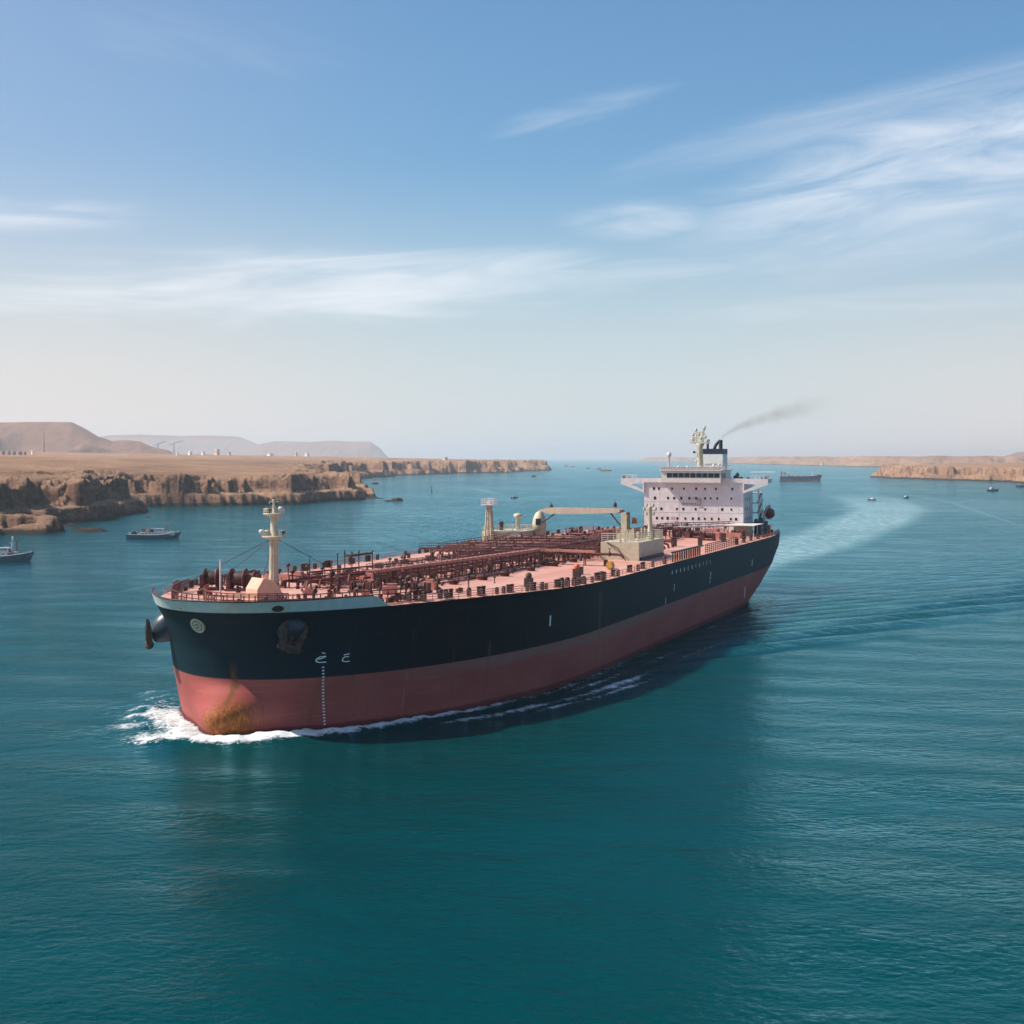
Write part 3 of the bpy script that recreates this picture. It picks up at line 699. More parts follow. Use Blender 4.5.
# ------------------------------------------------------------------ forecastle
zf = 19.1
def winch(x, y, r, w, rot, name='mooring_winch'):
    g = empty(name, (x, y, dz_(x, y)-.03), rot); g.parent = ship
    MB().cbox((0, 0, 0), (2.6, w+1.6, .35)).cbox((0, w/2+.5, .3), (1.4, .5, r+.6)).cbox((0, -w/2-.5, .3), (1.4, .5, r+.6)).build('winch_bed', 'dark_red', g)
    MB().lathe([(r, -w/2), (r, -w/2+.14), (r*.55, -w/2+.15), (r*.55, w/2-.15), (r, w/2-.14), (r, w/2)], (0, 0, r+.3), 'y', 20).build('winch_drum', 'pipe_red', g)
    MB().lathe([(r*.62, -w/2+.2), (r*.72, 0), (r*.62, w/2-.2)], (0, 0, r+.3), 'y', 16).build('rope_coil', 'fit_brown', g)
    return g
winch(-27.5, -18.6, 1.7, 2.2, .3); winch(-26.5, -12.6, 1.75, 2.6, .15); winch(-38, -17, 1.2, 2.0, 0)
winch(-20, -3, 1.0, 2.2, 1.5); winch(-31, 8, .8, 1.8, .1); winch(-36, 17, .75, 1.6, 0)
# cream winch cover with a rounded back
hc = MB(); pr = [(-2.2, 0), (2.3, 0), (2.3, 2.6)] + [(2.3-4.5*(1-math.cos(a))/2 if a else 2.3, 2.6+1.5*math.sin(a)) for a in np.linspace(.15, math.pi/2, 6)]
pr = [(-2.3, 0), (2.1, 0), (2.1, 2.2), (1.0, 3.9)] + [(1.0-3.3*math.sin(a), 3.9-3.9*(1-math.cos(a))*.75) for a in np.linspace(.25, 1.5, 7)]
hc.prism(pr, 'y', -1.9, 1.9); wc = hc.build('winch_cover', 'peach', ship); wc.location = (-13.2, -.2, zf); wc.rotation_euler = (0, 0, -.55)
# foremast
FM = (-34.2, -10.2)
fm = empty('foremast', (FM[0], FM[1], dz_(*FM)-.03)); fm.parent = ship; fm.scale = (1, 1, .93)
MB().lathe([(1.15, 0), (.95, .8), (.82, 3), (.74, 9.0), (.95, 9.6), (.62, 9.9), (.58, 13.2), (.95, 13.9), (.25, 14.0), (.2, 16.2), (.35, 16.4), (.1, 16.6)], n=16).build('mast_column', 'cream', fm)
MB().lathe([(.8, 9.0), (2.1, 9.5), (2.1, 9.7), (.5, 9.75)], n=16).rail([(2.0*math.cos(a), 2.0*math.sin(a), 9.7) for a in np.linspace(0, 2*math.pi, 11)], 1.0, 9, .07, 2).build('mast_platform', 'cream', fm)
MB().lathe([(.6, 13.1), (1.9, 13.8), (1.9, 13.95), (.3, 14.0)], n=16).rail([(1.85*math.cos(a), 1.85*math.sin(a), 13.95) for a in np.linspace(0, 2*math.pi, 9)], .9, 9, .07, 2).build('mast_platform', 'cream', fm)
for (x, y, z, r, c_) in ((1.2, -1.7, 9.8, .5, 'boat_white'), (.6, -1.0, 9.8, .45, 'cream'), (-.3, 1.6, 9.8, .35, 'black'), (0, -1.4, 14.0, .4, 'cream'), (.2, 1.5, 14.2, .45, 'boat_white'), (.9, -.4, 14, .35, 'fit_brown')):
    MB().lathe([(r*.3, 0), (r*.35, r*.7), (r, r*.9), (r*1.05, r*1.9), (r*.6, r*2.3)], (x, y, z), n=10).build('mast_light', c_, fm)
MB().bar((0, -.9, 16.1), (0, .9, 16.1), .13).bar((0, -.9, 15.7), (0, -.9, 16.1), .1).bar((-.7, 0, 15.2), (.7, 0, 15.2), .1).build('mast_yard', 'cream', fm)
for (x, y) in ((6, -9), (13, -12), (-12, 10), (-10, -8)):
    MB().tube([(x*.05, y*.05, 9.0), (x, y, .4)], .05, 5).build('mast_stay', 'fit_brown', fm)
MB().bar((.85, 0, .5), (.85, 0, 9), .1).bar((.85, .4, .5), (.85, .4, 9), .1).build('mast_ladder', 'cream', fm)
MB().tube([(-18, -11.0, zf), (-18, -11.0, zf+6.2)], [.16, .13], 8).build('flag_staff', 'rail_white', ship)
MB().tube([(3.2, -.5, 20.8), (3.2, -.5, 22.6)], .07, 6).build('jack_staff', 'yellow', ship)
# inner guard rails, vents and windlass clutter
pts = [(x-2.2, y*.9, dz_(x, y)-.03) for x, y, z in side_pts(-24, 16, -1)[::-1] + side_pts(-24, 16, 1)[1:]]
MB().rail(pts, 1.9, 1.3, .13, 3).build('forecastle_rail', 'dark_red', ship)
MB().rail([(x-5.5, y*.82, z) for x, y, z in pts[4:-10]], 1.7, 1.2, .13, 3).build('forecastle_rail', 'pipe_red', ship)
bl2 = MB().lathe([(.4, 0), (.4, .9), (.5, 1.0), (.3, 1.3)], n=9).cbox((0, .9, 0), (.7, .7, .9)).build('capstan', 'dark_red', ship)
sp = []
sp = [(x, float(hb(x, 19))-rng.uniform(1.6, 4.5), rng.uniform(0, 6), rng.uniform(.45, .95)) for x in np.arange(-3, -24, -.9)]
while len(sp) < 84:
    x = rng.uniform(-46, -2); w = float(hb(x, 19)) - 2; y = rng.uniform(-w, w)
    if abs(x+34) < 1.6 and abs(y+10) < 1.6: continue
    if abs(x+13) < 3.4 and abs(y) < 3.4: continue
    if x > -14 and y < 0: continue
    sp.append((x, y, rng.uniform(0, 6), rng.uniform(.4, .85)))
place_all(bl2, sp)
v3 = MB().tube([(0, 0, 0), (0, 0, 2.2), (.25, 0, 2.6), (.7, 0, 2.65)], [.3, .3, .38, .5], 10).build('cowl_vent', 'fit_brown', ship)
place_all(v3, [(-9, 11, 1, .8), (-14, 15.5, 2, .8), (-27, 6, 1, .7), (-29, 11, 2, .8), (-33, 3, 0, .9), (-37, 9, 0, .9), (-41, 12, 2, .8), (-45, 7.5, 1, 1.0), (-40, -2, 1, .9), (-47, -8, 1, .8), (-50, -20, 1, .8), (-36, 20, 1, .7), (-24, -8, 0, .9)])
pb = MB().cbox((0, 0, 0), (2.2, 2.6, 1.5)).cbox((.1, .2, 1.5), (1.2, 1.4, .5)).build('store_box', 'walk_pink', ship)
place_all(pb, [(-44, -4, .1, 1), (-47, 2, 0, 1.1), (-40, 5.5, 0, .8), (-30, 14, .3, .9), (-50, -14, 0, 1), (-43, 15.5, .1, .9), (-22, 3, .4, .6), (-25, 12, .4, .5), (-51, -1, 0, .9)])
MB().cbox((-1.5, -6, zf+.02), (3.6, 4.4, .25)).build('mooring_pad', 'peach', ship)
MB().cbox((-52.5, -14, 18.9), (.5, 17, 1.3)).build('breakwater', 'walk_pink', ship)

# ------------------------------------------------------------------ midship posts, blocks and cranes
def lattice_post(x, y, z, h, w, head, name='vent_mast'):
    b_ = MB()
    for sx_ in (-1, 1):
        for sy in (-1, 1): b_.bar((x+sx_*w, y+sy*w, z), (x+sx_*w*.45, y+sy*w*.45, z+h), .34)
    k = int(h/2.2)
    for i in range(k):
        f0, f1_ = 1-.55*i/k, 1-.55*(i+1)/k; z0, z1 = z+h*i/k, z+h*(i+1)/k
        for a, c_ in (((-1, -1), (1, -1)), ((1, -1), (1, 1)), ((1, 1), (-1, 1)), ((-1, 1), (-1, -1))):
            b_.bar((x+a[0]*w*f0, y+a[1]*w*f0, z0), (x+c_[0]*w*f1_, y+c_[1]*w*f1_, z1), .15); b_.bar((x+a[0]*w*f1_, y+a[1]*w*f1_, z1), (x+c_[0]*w*f1_, y+c_[1]*w*f1_, z1), .15)
    b_.lathe([(w*.4, 0), (w*.35, h)], (x, y, z), n=10)
    g = b_.build(name, 'cream', ship)
    if head: MB().box(x-1.7, x+1.7, y-1.7, y+1.7, z+h, z+h+.22).rail([(x-1.65, y-1.65, z+h+.2), (x+1.65, y-1.65, z+h+.2), (x+1.65, y+1.65, z+h+.2), (x-1.65, y+1.65, z+h+.2), (x-1.65, y-1.65, z+h+.2)], 1.5, 1.1, .1, 3).cbox((x, y, z+h+.2), (1.2, 1.2, 1.0)).build('post_head', 'white', g)
    return g
lattice_post(-177.5, -26, dz_(-178, -26), 11.2, 1.0, True)
pf = MB().box(-196, -178.5, -28.5, -17.5, 18.2, 22.4).box(-197, -196, -26, -18, 18.2, 20.5)
sbl = pf.build('starboard_block', 'cream', ship)
MB().rail([(-178.6, -28.4, 22.4), (-178.6, -17.6, 22.4), (-195.9, -17.6, 22.4), (-195.9, -28.4, 22.4), (-178.6, -28.4, 22.4)], 1.1, 2, .1, 3).build('block_rail', 'cream', sbl)
MB().box(-178.45, -178.2, -25, -23.6, 18.4, 20.6).box(-178.45, -178.2, -20.6, -19.6, 20.2, 21.2).build('block_door', 'dark_red', sbl)
MB().lathe([(.9, 0), (.5, .3), (.45, 2.9), (1.1, 3.3), (1.3, 3.8), (1.1, 4.3), (.4, 4.5)], (-189, -22, 22.4), n=14).lathe([(.25, 0), (.25, 3.2)], (-187.9, -22, 22.4), n=8).build('vent_riser', 'cream', ship)
MB().lathe([(.6, 0), (.5, 1.6), (.7, 1.8), (.5, 2.4)], (-184, -25, 22.4), n=10).build('vent_riser', 'fit_brown', ship)
# starboard crane pedestal and the long jib stowed across to the port pedestal
C1 = (-190.6, -16.4); C2 = (-160.0, 16.6)
cr = empty('hose_crane', (0, 0, 0)); cr.parent = ship
MB().lathe([(1.75, 0), (1.7, 2.2), (1.95, 2.4), (1.95, 4.2), (1.7, 5.6), (1.1, 6.9), (.3, 7.5)], (C1[0], C1[1], 20.0), n=18).build('crane_pedestal', 'cream', cr)
MB().cbox((C1[0]+1.5, C1[1]+.3, 23.8), (1.0, 1.3, 1.7)).build('cab_window', 'glass', cr)
A = Vector((C1[0]+.6, C1[1]+.6, 27.3)); B = Vector((C2[0]-.8, C2[1]-.8, 29.0)); dj = (B-A).normalized(); nj = Vector((-dj.y, dj.x, 0)).normalized()
jb = MB(); prof = [(0, .25), (.06, .35), (.10, .8), (.16, .95), (.3, .98), (.6, .85), (.85, .70), (.97, .6), (1, .3)]
vs = []
for f_, hh in prof:
    q = A.lerp(B, f_)+Vector((0, 0, 0.45*(1-f_)))
    vs += [q+nj*.7-Vector((0, 0, hh)), q-nj*.7-Vector((0, 0, hh)), q-nj*.7+Vector((0, 0, hh*.8)), q+nj*.7+Vector((0, 0, hh*.8))]
jb.add(vs, [(i*4+k, i*4+(k+1) % 4, i*4+4+(k+1) % 4, i*4+4+k) for i in range(len(prof)-1) for k in range(4)]+[(3, 2, 1, 0), tuple(range(len(vs)-4, len(vs)))])
jb.build('crane_jib', 'jib', cr)
MB().bar(A+Vector((0, 0, -3.2)), A.lerp(B, .2)-Vector((0, 0, .4)), .28).bar(B+Vector((0, 0, -4.2)), A.lerp(B, .86)-Vector((0, 0, .3)), .28).build('jib_strut', 'fit_brown', cr)
for f_ in (.14, .92): 
    q = A.lerp(B, f_)+Vector((0, 0, .9)); MB().lathe([(.5, 0), (.5, .9), (.2, 1.1)], (q.x, q.y, q.z), n=8).bar(q, q+Vector((0, 0, 1.7)), .15).build('jib_sheave', 'fit_brown', cr)
MB().bar((C2[0], C2[1], 18), (C2[0], C2[1], 28.5), 1.3).build('jib_rest', 'cream', cr)
for k in range(6): cb_ = MB(); cb_.bar((C2[0]-1.3+.5*k, C2[1]+.8, 23), (C2[0]-1.3+.5*k, C2[1]+.8, 28.6-.4*(k % 3)), .42).build('hanging_hose', ['fit_brown', 'yellow', 'cream'][k % 3], cr)
MB().cbox((C2[0]-2.2, C2[1]+2.0, 25.8), (1.2, 1.2, 1.5), (.2, .2, .2, .2)).build('crane_cab', 'orange', cr)
MB().cbox((C2[0], C2[1]+.4, 22.2), (4.4, 3.6, 1.0)).rail([(C2[0]+2.2, C2[1]-1.4, 23.2), (C2[0]+2.2, C2[1]+2.2, 23.2), (C2[0]-2.2, C2[1]+2.2, 23.2)], 1.2, 1.2, .12, 3).build('crane_platform', 'cream', cr)
# port block
pbk = MB().box(-161.5, -139, 17.0, 26.2, 18.0, 22.4).build('port_block', 'cream', ship)
MB().rail([(-139.2, 17.2, 22.4), (-139.2, 26.0, 22.4), (-161.3, 26.0, 22.4), (-161.3, 17.2, 22.4)], 2.0, 1.4, .14, 4).build('block_rail', 'cream', pbk)
for k in range(15): MB().bar((-141-1.35*k, 21.2+.9*math.sin(k*2.3), 22.4), (-141-1.35*k, 21.2+.9*math.sin(k*2.3), 23.8+1.2*abs(math.sin(k*1.7))), .32).lathe([(.3, 0), (.3, .2)], (-141-1.35*k, 21.2+.9*math.sin(k*2.3), 22.4), n=8).build('block_vent', 'cream', pbk)
MB().tube([(-138.9, 18.6, 22.3), (-138.2, 21.5, 21.0), (-138.0, 23.4, 18.2)], .13, 6).build('hose', 'fit_brown', pbk)
MB().tube([(-139.0, 16.0, 20.3), (-133, 14, 20.8), (-130, 13.5, 18.3)], .18, 6).build('hose', 'fit_brown', pbk)
MB().cbox((-150, 26.4, 18), (20, .5, .9)).build('kick_plate', 'black', pbk)
pm = MB().lathe([(1.0, 0), (.7, 1.2), (.55, 3), (.45, 7.6), (.7, 7.9), (.3, 8.1)], (-152.5, 25.2, 22.4), n=12)
mp = pm.build('signal_post', 'cream', ship)
xm = MB()
for zz, l in ((28.3, .9), (29.4, 1.4), (30.3, .8)):
    xm.bar((-152.5, 25.2-l, zz), (-152.5, 25.2+l, zz), .18)
    for s_ in (-1, 1): xm.lathe([(.2, 0), (.34, .3), (.2, .8)], (-152.5, 25.2+s_*l, zz), n=7)
xm.bar((-152.5, 25.2, 30), (-152.5, 25.2, 31.2), .2).build('post_arms', 'cream', mp)

# ------------------------------------------------------------------ superstructure
XF = -267.0; YL, YR = -7.9, 24.0; XB = -281.5
house = MB().box(XB, XF, YL, YR, 17.9, 34.2).box(XB-1, XF+.05, YL+.02, YR-.02, 34.2, 34.45).build('superstructure', 'white', ship)
wn = MB().box(-.05, .06, -.36, .36, -.45, .45).build('window', 'glass', house)
def front_windows(rows):
    first = True
    for z, ys in rows:
        for y in ys:
            o_ = wn if first else copy_tree(wn, house); first = False
            o_.location = (XF+.02, y, z); o_.rotation_euler = (0, 0, 0); s_ = rng.uniform(.72, 1.05); o_.scale = (1, s_, s_)
def yy_(px_list): return [YL+(p-230)/(730-230)*(YR-YL) for p in px_list]
front_windows([(32.3, yy_([280, 305, 373, 433, 495, 540, 594, 676])), (29.3, yy_([285, 352, 383, 420, 461, 495, 540, 568, 601, 671])),
               (25.9, yy_([318, 397, 430, 492, 540, 625, 671])), (22.9, yy_([295, 322, 350, 400, 440, 478, 508, 538, 573, 608, 668, 694])), (20.6, yy_([300, 380, 470, 560, 640]))])
for i, (x, z) in enumerate([(x, z) for z in (32, 29, 26, 23) for x in (-270, -273.5, -277)]):
    o_ = copy_tree(wn, house); o_.location = (x, YR+.02, z); o_.rotation_euler = (0, 0, math.pi/2)
sh = MB()
for z in (28.2, 24.8, 21.8): sh.box(XF, XF+.06, YL, YR, z, z+.08)
for y in np.arange(YL+5, YR, 6.3): sh.box(XF, XF+.045, y, y+.07, 18.5, 34)
sh.build('plate_seams', 'white', house)
# name board letters under the bridge and a ladder frame
nm = MB()
for i, y in enumerate(np.linspace(4.2, 9.2, 9)):
    nm.box(XF+.05, XF+.12, y, y+.3, 27.3, 27.8 if i % 2 else 27.65)
nm.build('name_board_letters', 'boat_red', house)
lf = MB().bar((XF+.3, 7.5, 29.2), (XF+.3, 10.4, 29.2), .12).bar((XF+.3, 10.4, 29.3), (XF+.3, 10.4, 27.2), .16).bar((XF+.3, 9.3, 27.2), (XF+.3, 10.5, 27.2), .12).bar((XF+.3, 9.6, 29.2), (XF+.3, 9.6, 28.4), .12).build('ladder_frame', 'boat_red', house)
rp = MB()
for (y0, y1, z) in ((14.5, 18.5, 19.0), (1, 2.2, 22.3)): rp.rail([(XF+.5, y0, z), (XF+.5, y1, z)], 1.0, .7, .1, 3)
rp.build('front_rail', 'boat_red', house)
MB().cbox((XF+.5, 11, 17.9), (.9, 24, 1.0)).build('front_plinth', 'walk_pink', house)
# bridge wings
def wing(y0, y1, name='bridge_wing'):
    sg = 1 if y1 > y0 else -1
    L = abs(y1-y0)
    b_ = MB()
    # outline in (y, z): floor, tip, sloping soffit, with a lightening hole against the house
    P = lambda f_: y0+(y1-y0)*f_
    out = [(P(0), 35.6), (P(1), 35.5), (P(1), 33.7), (P(0), 30.9)]
    hole = [(P(.06), 33.9), (P(.5), 33.8), (P(.5), 33.3), (P(.06), 31.9)]
    for xa in ((-270.5, XF+.6),):
        x0, x1 = xa
        for k in range(4):
            a, c_, d, e = out[k], out[(k+1) % 4], hole[(k+1) % 4], hole[k]
            vs = [(x1, *a), (x1, *c_), (x1, *d), (x1, *e), (x1-.5, *a), (x1-.5, *c_), (x1-.5, *d), (x1-.5, *e)]
            b_.add(vs, [(0, 1, 2, 3), (7, 6, 5, 4), (0, 4, 5, 1), (3, 2, 6, 7), (1, 5, 6, 2), (0, 3, 7, 4)])
    b_.box(-272.5, XF+.1, min(y0, y1), max(y0, y1), 34.2, 34.5)
    b_.box(-272.5, XF+.1, min(y1, y1-sg*.2), max(y1, y1-sg*.2), 34.5, 35.5)
    b_.box(-272.7, -272.5, min(y0, y1), max(y0, y1), 34.2, 35.5)
    g = b_.build(name, 'white', ship)
    MB().rail([(XF+.3, P(.35), 35.5), (XF+.3, P(.97), 35.5), (-272.4, P(.97), 35.5)], 1.2, 1.3, .09, 3).build('wing_rail', 'rail_white', g)
    MB().cbox((XF-.8, P(.9), 34.5), (1.0, .9, 1.9)).cbox((XF-1.5, P(.72), 34.5), (.5, .5, 1.6)).build('wing_console', 'boat_dark', g)
wing(YL+.1, -15.5); wing(YR-.1, 31.8)
MB().box(XF-1.0, XF+.6, YL+.1, YR-.1, 34.25, 34.6).box(XF+.3, XF+.6, YL+.1, YR-.1, 34.6, 35.6).build('bridge_front_screen', 'white', house)
# wheelhouse, overhanging the front by some metres so it shades the face below
wy0, wy1, wx = -1.6, 17.4, XF+2.6
wh = MB().prism([(XB+2, 34.5), (wx-2.2, 34.5), (wx-2.2, 33.9), (wx, 34.3), (wx, 38.0), (XB+2, 38.0)], 'y', wy0, wy1)
wh.box(XB+1.6, wx+.5, wy0-.4, wy1+.4, 38.0, 38.35)
whs = wh.build('wheelhouse', 'wheel_white', ship)
ww = MB().box(-.04, .06, -.84, .84, -.68, .68).build('wheelhouse_window', 'glass', whs)
for i, y in enumerate(np.linspace(wy0+2.6, wy1-1.2, 9)):
    o_ = ww if i == 0 else copy_tree(ww, whs); o_.location = (wx+.02, y, 36.55)
for i in range(3):
    o_ = copy_tree(ww, whs); o_.location = (wx-1.8-2.2*i, wy1+.02, 36.55); o_.rotation_euler = (0, 0, math.pi/2)
MB().rail([(XB+3, wy1+.2, 38.35), (wx+.3, wy1+.2, 38.35), (wx+.3, wy0-.2, 38.35), (XB+3, wy0-.2, 38.35)], 1.2, 1.1, .11, 3).build('monkey_deck_rail', 'rail_white', whs)
mdm = MB().box(wx-.2, wx+.15, wy0, wy1, 38.35, 39.2).build('monkey_deck_screen', 'wheel_white', whs)
for (x, y, hgt, r) in ((wx-2, .4, 5.6, .75), (wx-2.2, 9.2, 3.2, .35), (wx-3, 14.5, 1.8, .5), (wx-2, 3.5, 1.4, .5), (wx-2.6, 6.2, 1.3, .5), (wx-4, 16, 2, .4)):
    MB().lathe([(r*.5, 0), (r*.42, hgt-2.2*r), (r*.95, hgt-1.8*r), (r, hgt-r), (r*.75, hgt-.25*r), (.05, hgt)], (x, y, 38.3), n=12).build('radar_dome', 'wheel_white', whs)
# gear on the port bridge wing deck
for k, (x, y, h) in enumerate(((-270, 19.3, 1.3), (-271, 20.6, 2.2), (-269.4, 21.6, 3.0), (-270.5, 22.6, 1.7), (-271.5, 24.5, 1.5), (-270, 26, 1.2))):
    MB().lathe([(.6, 0), (.5, h*.6), (.7, h*.7), (.2, h)], (x, y, 34.5), n=8).bar((x, y-.7, 34.5+h*.8), (x, y+.7, 34.5+h*.8), .12).build('deck_light', 'pocket', house)
MB().bar((-271, 25.5, 37.6), (-269, 33.5, 37.7), .16).bar((-271, 27, 34.5), (-271, 27, 37.6), .14).build('whip_boom', 'rail_white', house)
# radar mast
RM = (-268.5, 9.9)
rm = empty('radar_mast', (RM[0], RM[1], 38.3)); rm.parent = ship
MB().lathe([(1.3, 0), (1.05, 1.2), (.85, 7), (1.5, 8.3), (.4, 8.5)], n=14).build('mast_column', 'cream', rm)
MB().box(-1.0, 1.0, -2.9, 3.1, 8.3, 8.65).rail([(1, -2.8, 8.6), (1, 3, 8.6)], .9, 1, .08, 2).build('mast_platform', 'cream', rm)
am = MB().bar((0, 1.0, 8.6), (0, 1.2, 13.6), .42).bar((0, .5, 8.6), (0, 1.1, 12.5), .3).bar((0, 1.2, 12), (0, 1.9, 13.9), .22).bar((0, .2, 11.2), (0, 2.0, 11.2), .2)
am.bar((0, -2.4, 11.4), (0, .8, 11.9), .34).bar((0, -1.1, 8.6), (0, -1.1, 11.4), .3).bar((0, -2.6, 10.1), (0, .4, 10.1), .34).bar((0, -1.9, 8.6), (0, -1.6, 10.3), .24)
for (y, z) in ((-2.2, 10.5), (-.4, 10.6), (-1.3, 12.0), (.3, 9.4), (1.7, 9.8), (-2.4, 9.0), (1.4, 12.6)): am.lathe([(.2, 0), (.42, .3), (.42, .8), (.15, 1.1)], (0, y, z), n=8)
am.build('radar_antenna', 'cream', rm)
MB().lathe([(.3, 0), (.45, .3), (.3, .7)], (.8, -1.7, 5.2), n=8).bar((0, -.5, 5.5), (.8, -1.7, 5.4), .15).build('mast_light', 'fit_brown', rm)
# funnel
fx0, fx1, fy0, fy1 = -291.0, -284.0, 7.2, 13.7
fn = MB().box(fx0, fx1, fy0-1.2, fy1+1.2, 17.9, 30).box(fx0, fx1, fy0, fy1, 30.0, 43.3).build('funnel', 'funnel_white', ship)
MB().box(fx0-.05, fx1+.05, fy0-.05, fy1+.05, 43.3, 45.0).build('funnel_cap', 'navy', fn)
def stackpipe(pts, r): MB().tube(pts, r, 12).build('exhaust_pipe', 'black', fn)
stackpipe([(-286, 8.3, 44.9), (-286, 8.3, 47.5), (-286.4, 8.6, 47.9)], .42)
stackpipe([(-288, 10.0, 44.9), (-288, 10.5, 46.2), (-288.3, 11.2, 47.2), (-288.3, 11.9, 47.7)], .5)
stackpipe([(-287, 12.4, 44.9), (-287, 12.4, 47.9)], .62); stackpipe([(-289.4, 12.0, 44.9), (-289.4, 12.0, 47.6)], .5)
MB().bar((fx1+.1, fy0+.5, 40.2), (fx1+.1, fy1-.8, 40.2), .12).rail([(fx1+.15, 11, 38.4), (fx1+.15, 13.6, 38.4)], .8, .6, .1, 2).build('funnel_rail', 'rail_white', fn)
# poop: engine casing, stairs, shelter, lifeboat, mooring gear
MB().box(-295, XB, -1, 20, 17.9, 24.5).box(-292, XB-.1, 2, 21, 24.5, 33).build('engine_casing', 'rail_white', ship)
st = MB()
for i, z in enumerate((21.0, 24.2, 27.4, 30.6)):
    st.box(-288, -281.6, 22.6, 26.8-.3*i, z, z+.2); st.rail([(-281.7, 26.6-.3*i, z+.2), (-288, 26.6-.3*i, z+.2)], 1.1, 1, .1, 3)
    st.bar((-281.8, 25.6, z-3.1), (-287.5, 25.6, z), .7, .2)
for x in (-281.8, -287.8): st.bar((x, 25.8, 18), (x, 25.8, 32), .22)
st.build('outside_stairs', 'rail_white', ship)
shl = MB().box(-268.8, -254.2, 20.6, 30.0, 21.4, 21.6).build('shelter_roof', 'rail_white', ship)
MB().box(-267.0, -262.0, 22.0, 26.6, 18.0, 21.4).build('shelter_cabin', 'cream', ship)
MB().box(-262.05, -261.9, 22.4, 23.6, 18.3, 20.6).build('door', 'white', ship)
sp_ = MB()
for x in (-255, -261, -268): sp_.bar((x, 29.6, 18), (x, 29.6, 21.4), .2)
sp_.build('shelter_post', 'rail_white', ship)
cw = catwalk([(-236, 6.0), (-262, 21.5)], 1.8, 3.0, 'aft_walkway', 'rail_white')
lbt = empty('lifeboat', (-283.5, 29.0, 22.6), .25); lbt.parent = ship
MB().lathe([(.1, -3.4), (.9, -3.0), (1.5, -2.0), (1.75, -.6), (1.75, .8), (1.5, 2.0), (.9, 3.0), (.1, 3.4)], (0, 0, 1.7), 'x', 16).build('lifeboat_hull', 'lifeboat', lbt)
MB().cbox((-1.6, 0, 3.2), (1.4, 1.2, .9), (.2, .2, .2, .2)).bar((-2, 0, 4), (-2, 0, 4.9), .12).build('lifeboat_hatch', 'lifeboat', lbt)
MB().tube([(2.2, -1.6, -4.6), (2.2, -1.6, 1.5), (2.2, -.8, 3.6), (2.2, 0, 3.7)], .2, 8).tube([(-2.2, -1.6, -4.6), (-2.2, -1.6, 1.5), (-2.2, -.8, 3.6), (-2.2, 0, 3.7)], .2, 8).bar((2.6, 0, -.1), (-2.6, 0, -.1), .3).bar((2.2, -1.6, -.1), (2.2, .6, -.1), .2).bar((-2.2, -1.6, -.1), (-2.2, .6, -.1), .2).build('davit', 'boat_white', lbt)
pg = MB().cbox((0, 0, 0), (.8, .8, 2.6)).lathe([(.5, 0), (.5, 1.1), (.2, 1.3)], (0, 0, 2.6), n=8).build('poop_gear', 'boat_dark', ship)
place_all(pg, [(-272, 28.0, 0, 1.1), (-275, 29.5, 0, .9), (-277, 27.6, 0, 1.3), (-279.5, 28.8, 0, 1), (-282, 26.8, 0, .8), (-286.5, 26, 0, 1.1), (-290, 25, 0, .9), (-270, 30.5, 0, .7), (-274, 26.6, 0, 1.2), (-292, 21, 0, 1)])
MB().box(-295.8, -293.6, 25.2, 27.2, 17.9, 20.0).build('stern_locker', 'orange', ship)
pnk = MB().box(-246, -243.5, 12, 28, 18.2, 19.7).box(-236, -233, 20, 24, 18.2, 20.3).box(-252, -248, 16, 20, 18.2, 20.6).build('hatch_coaming', 'walk_pink', ship)
winch(-250, 26, 1.2, 2.6, .1); winch(-238, 16, 1.1, 2.4, .1); winch(-228, 22, 1.2, 2.4, .1); winch(-240, -22, 1.2, 2.4, 0)

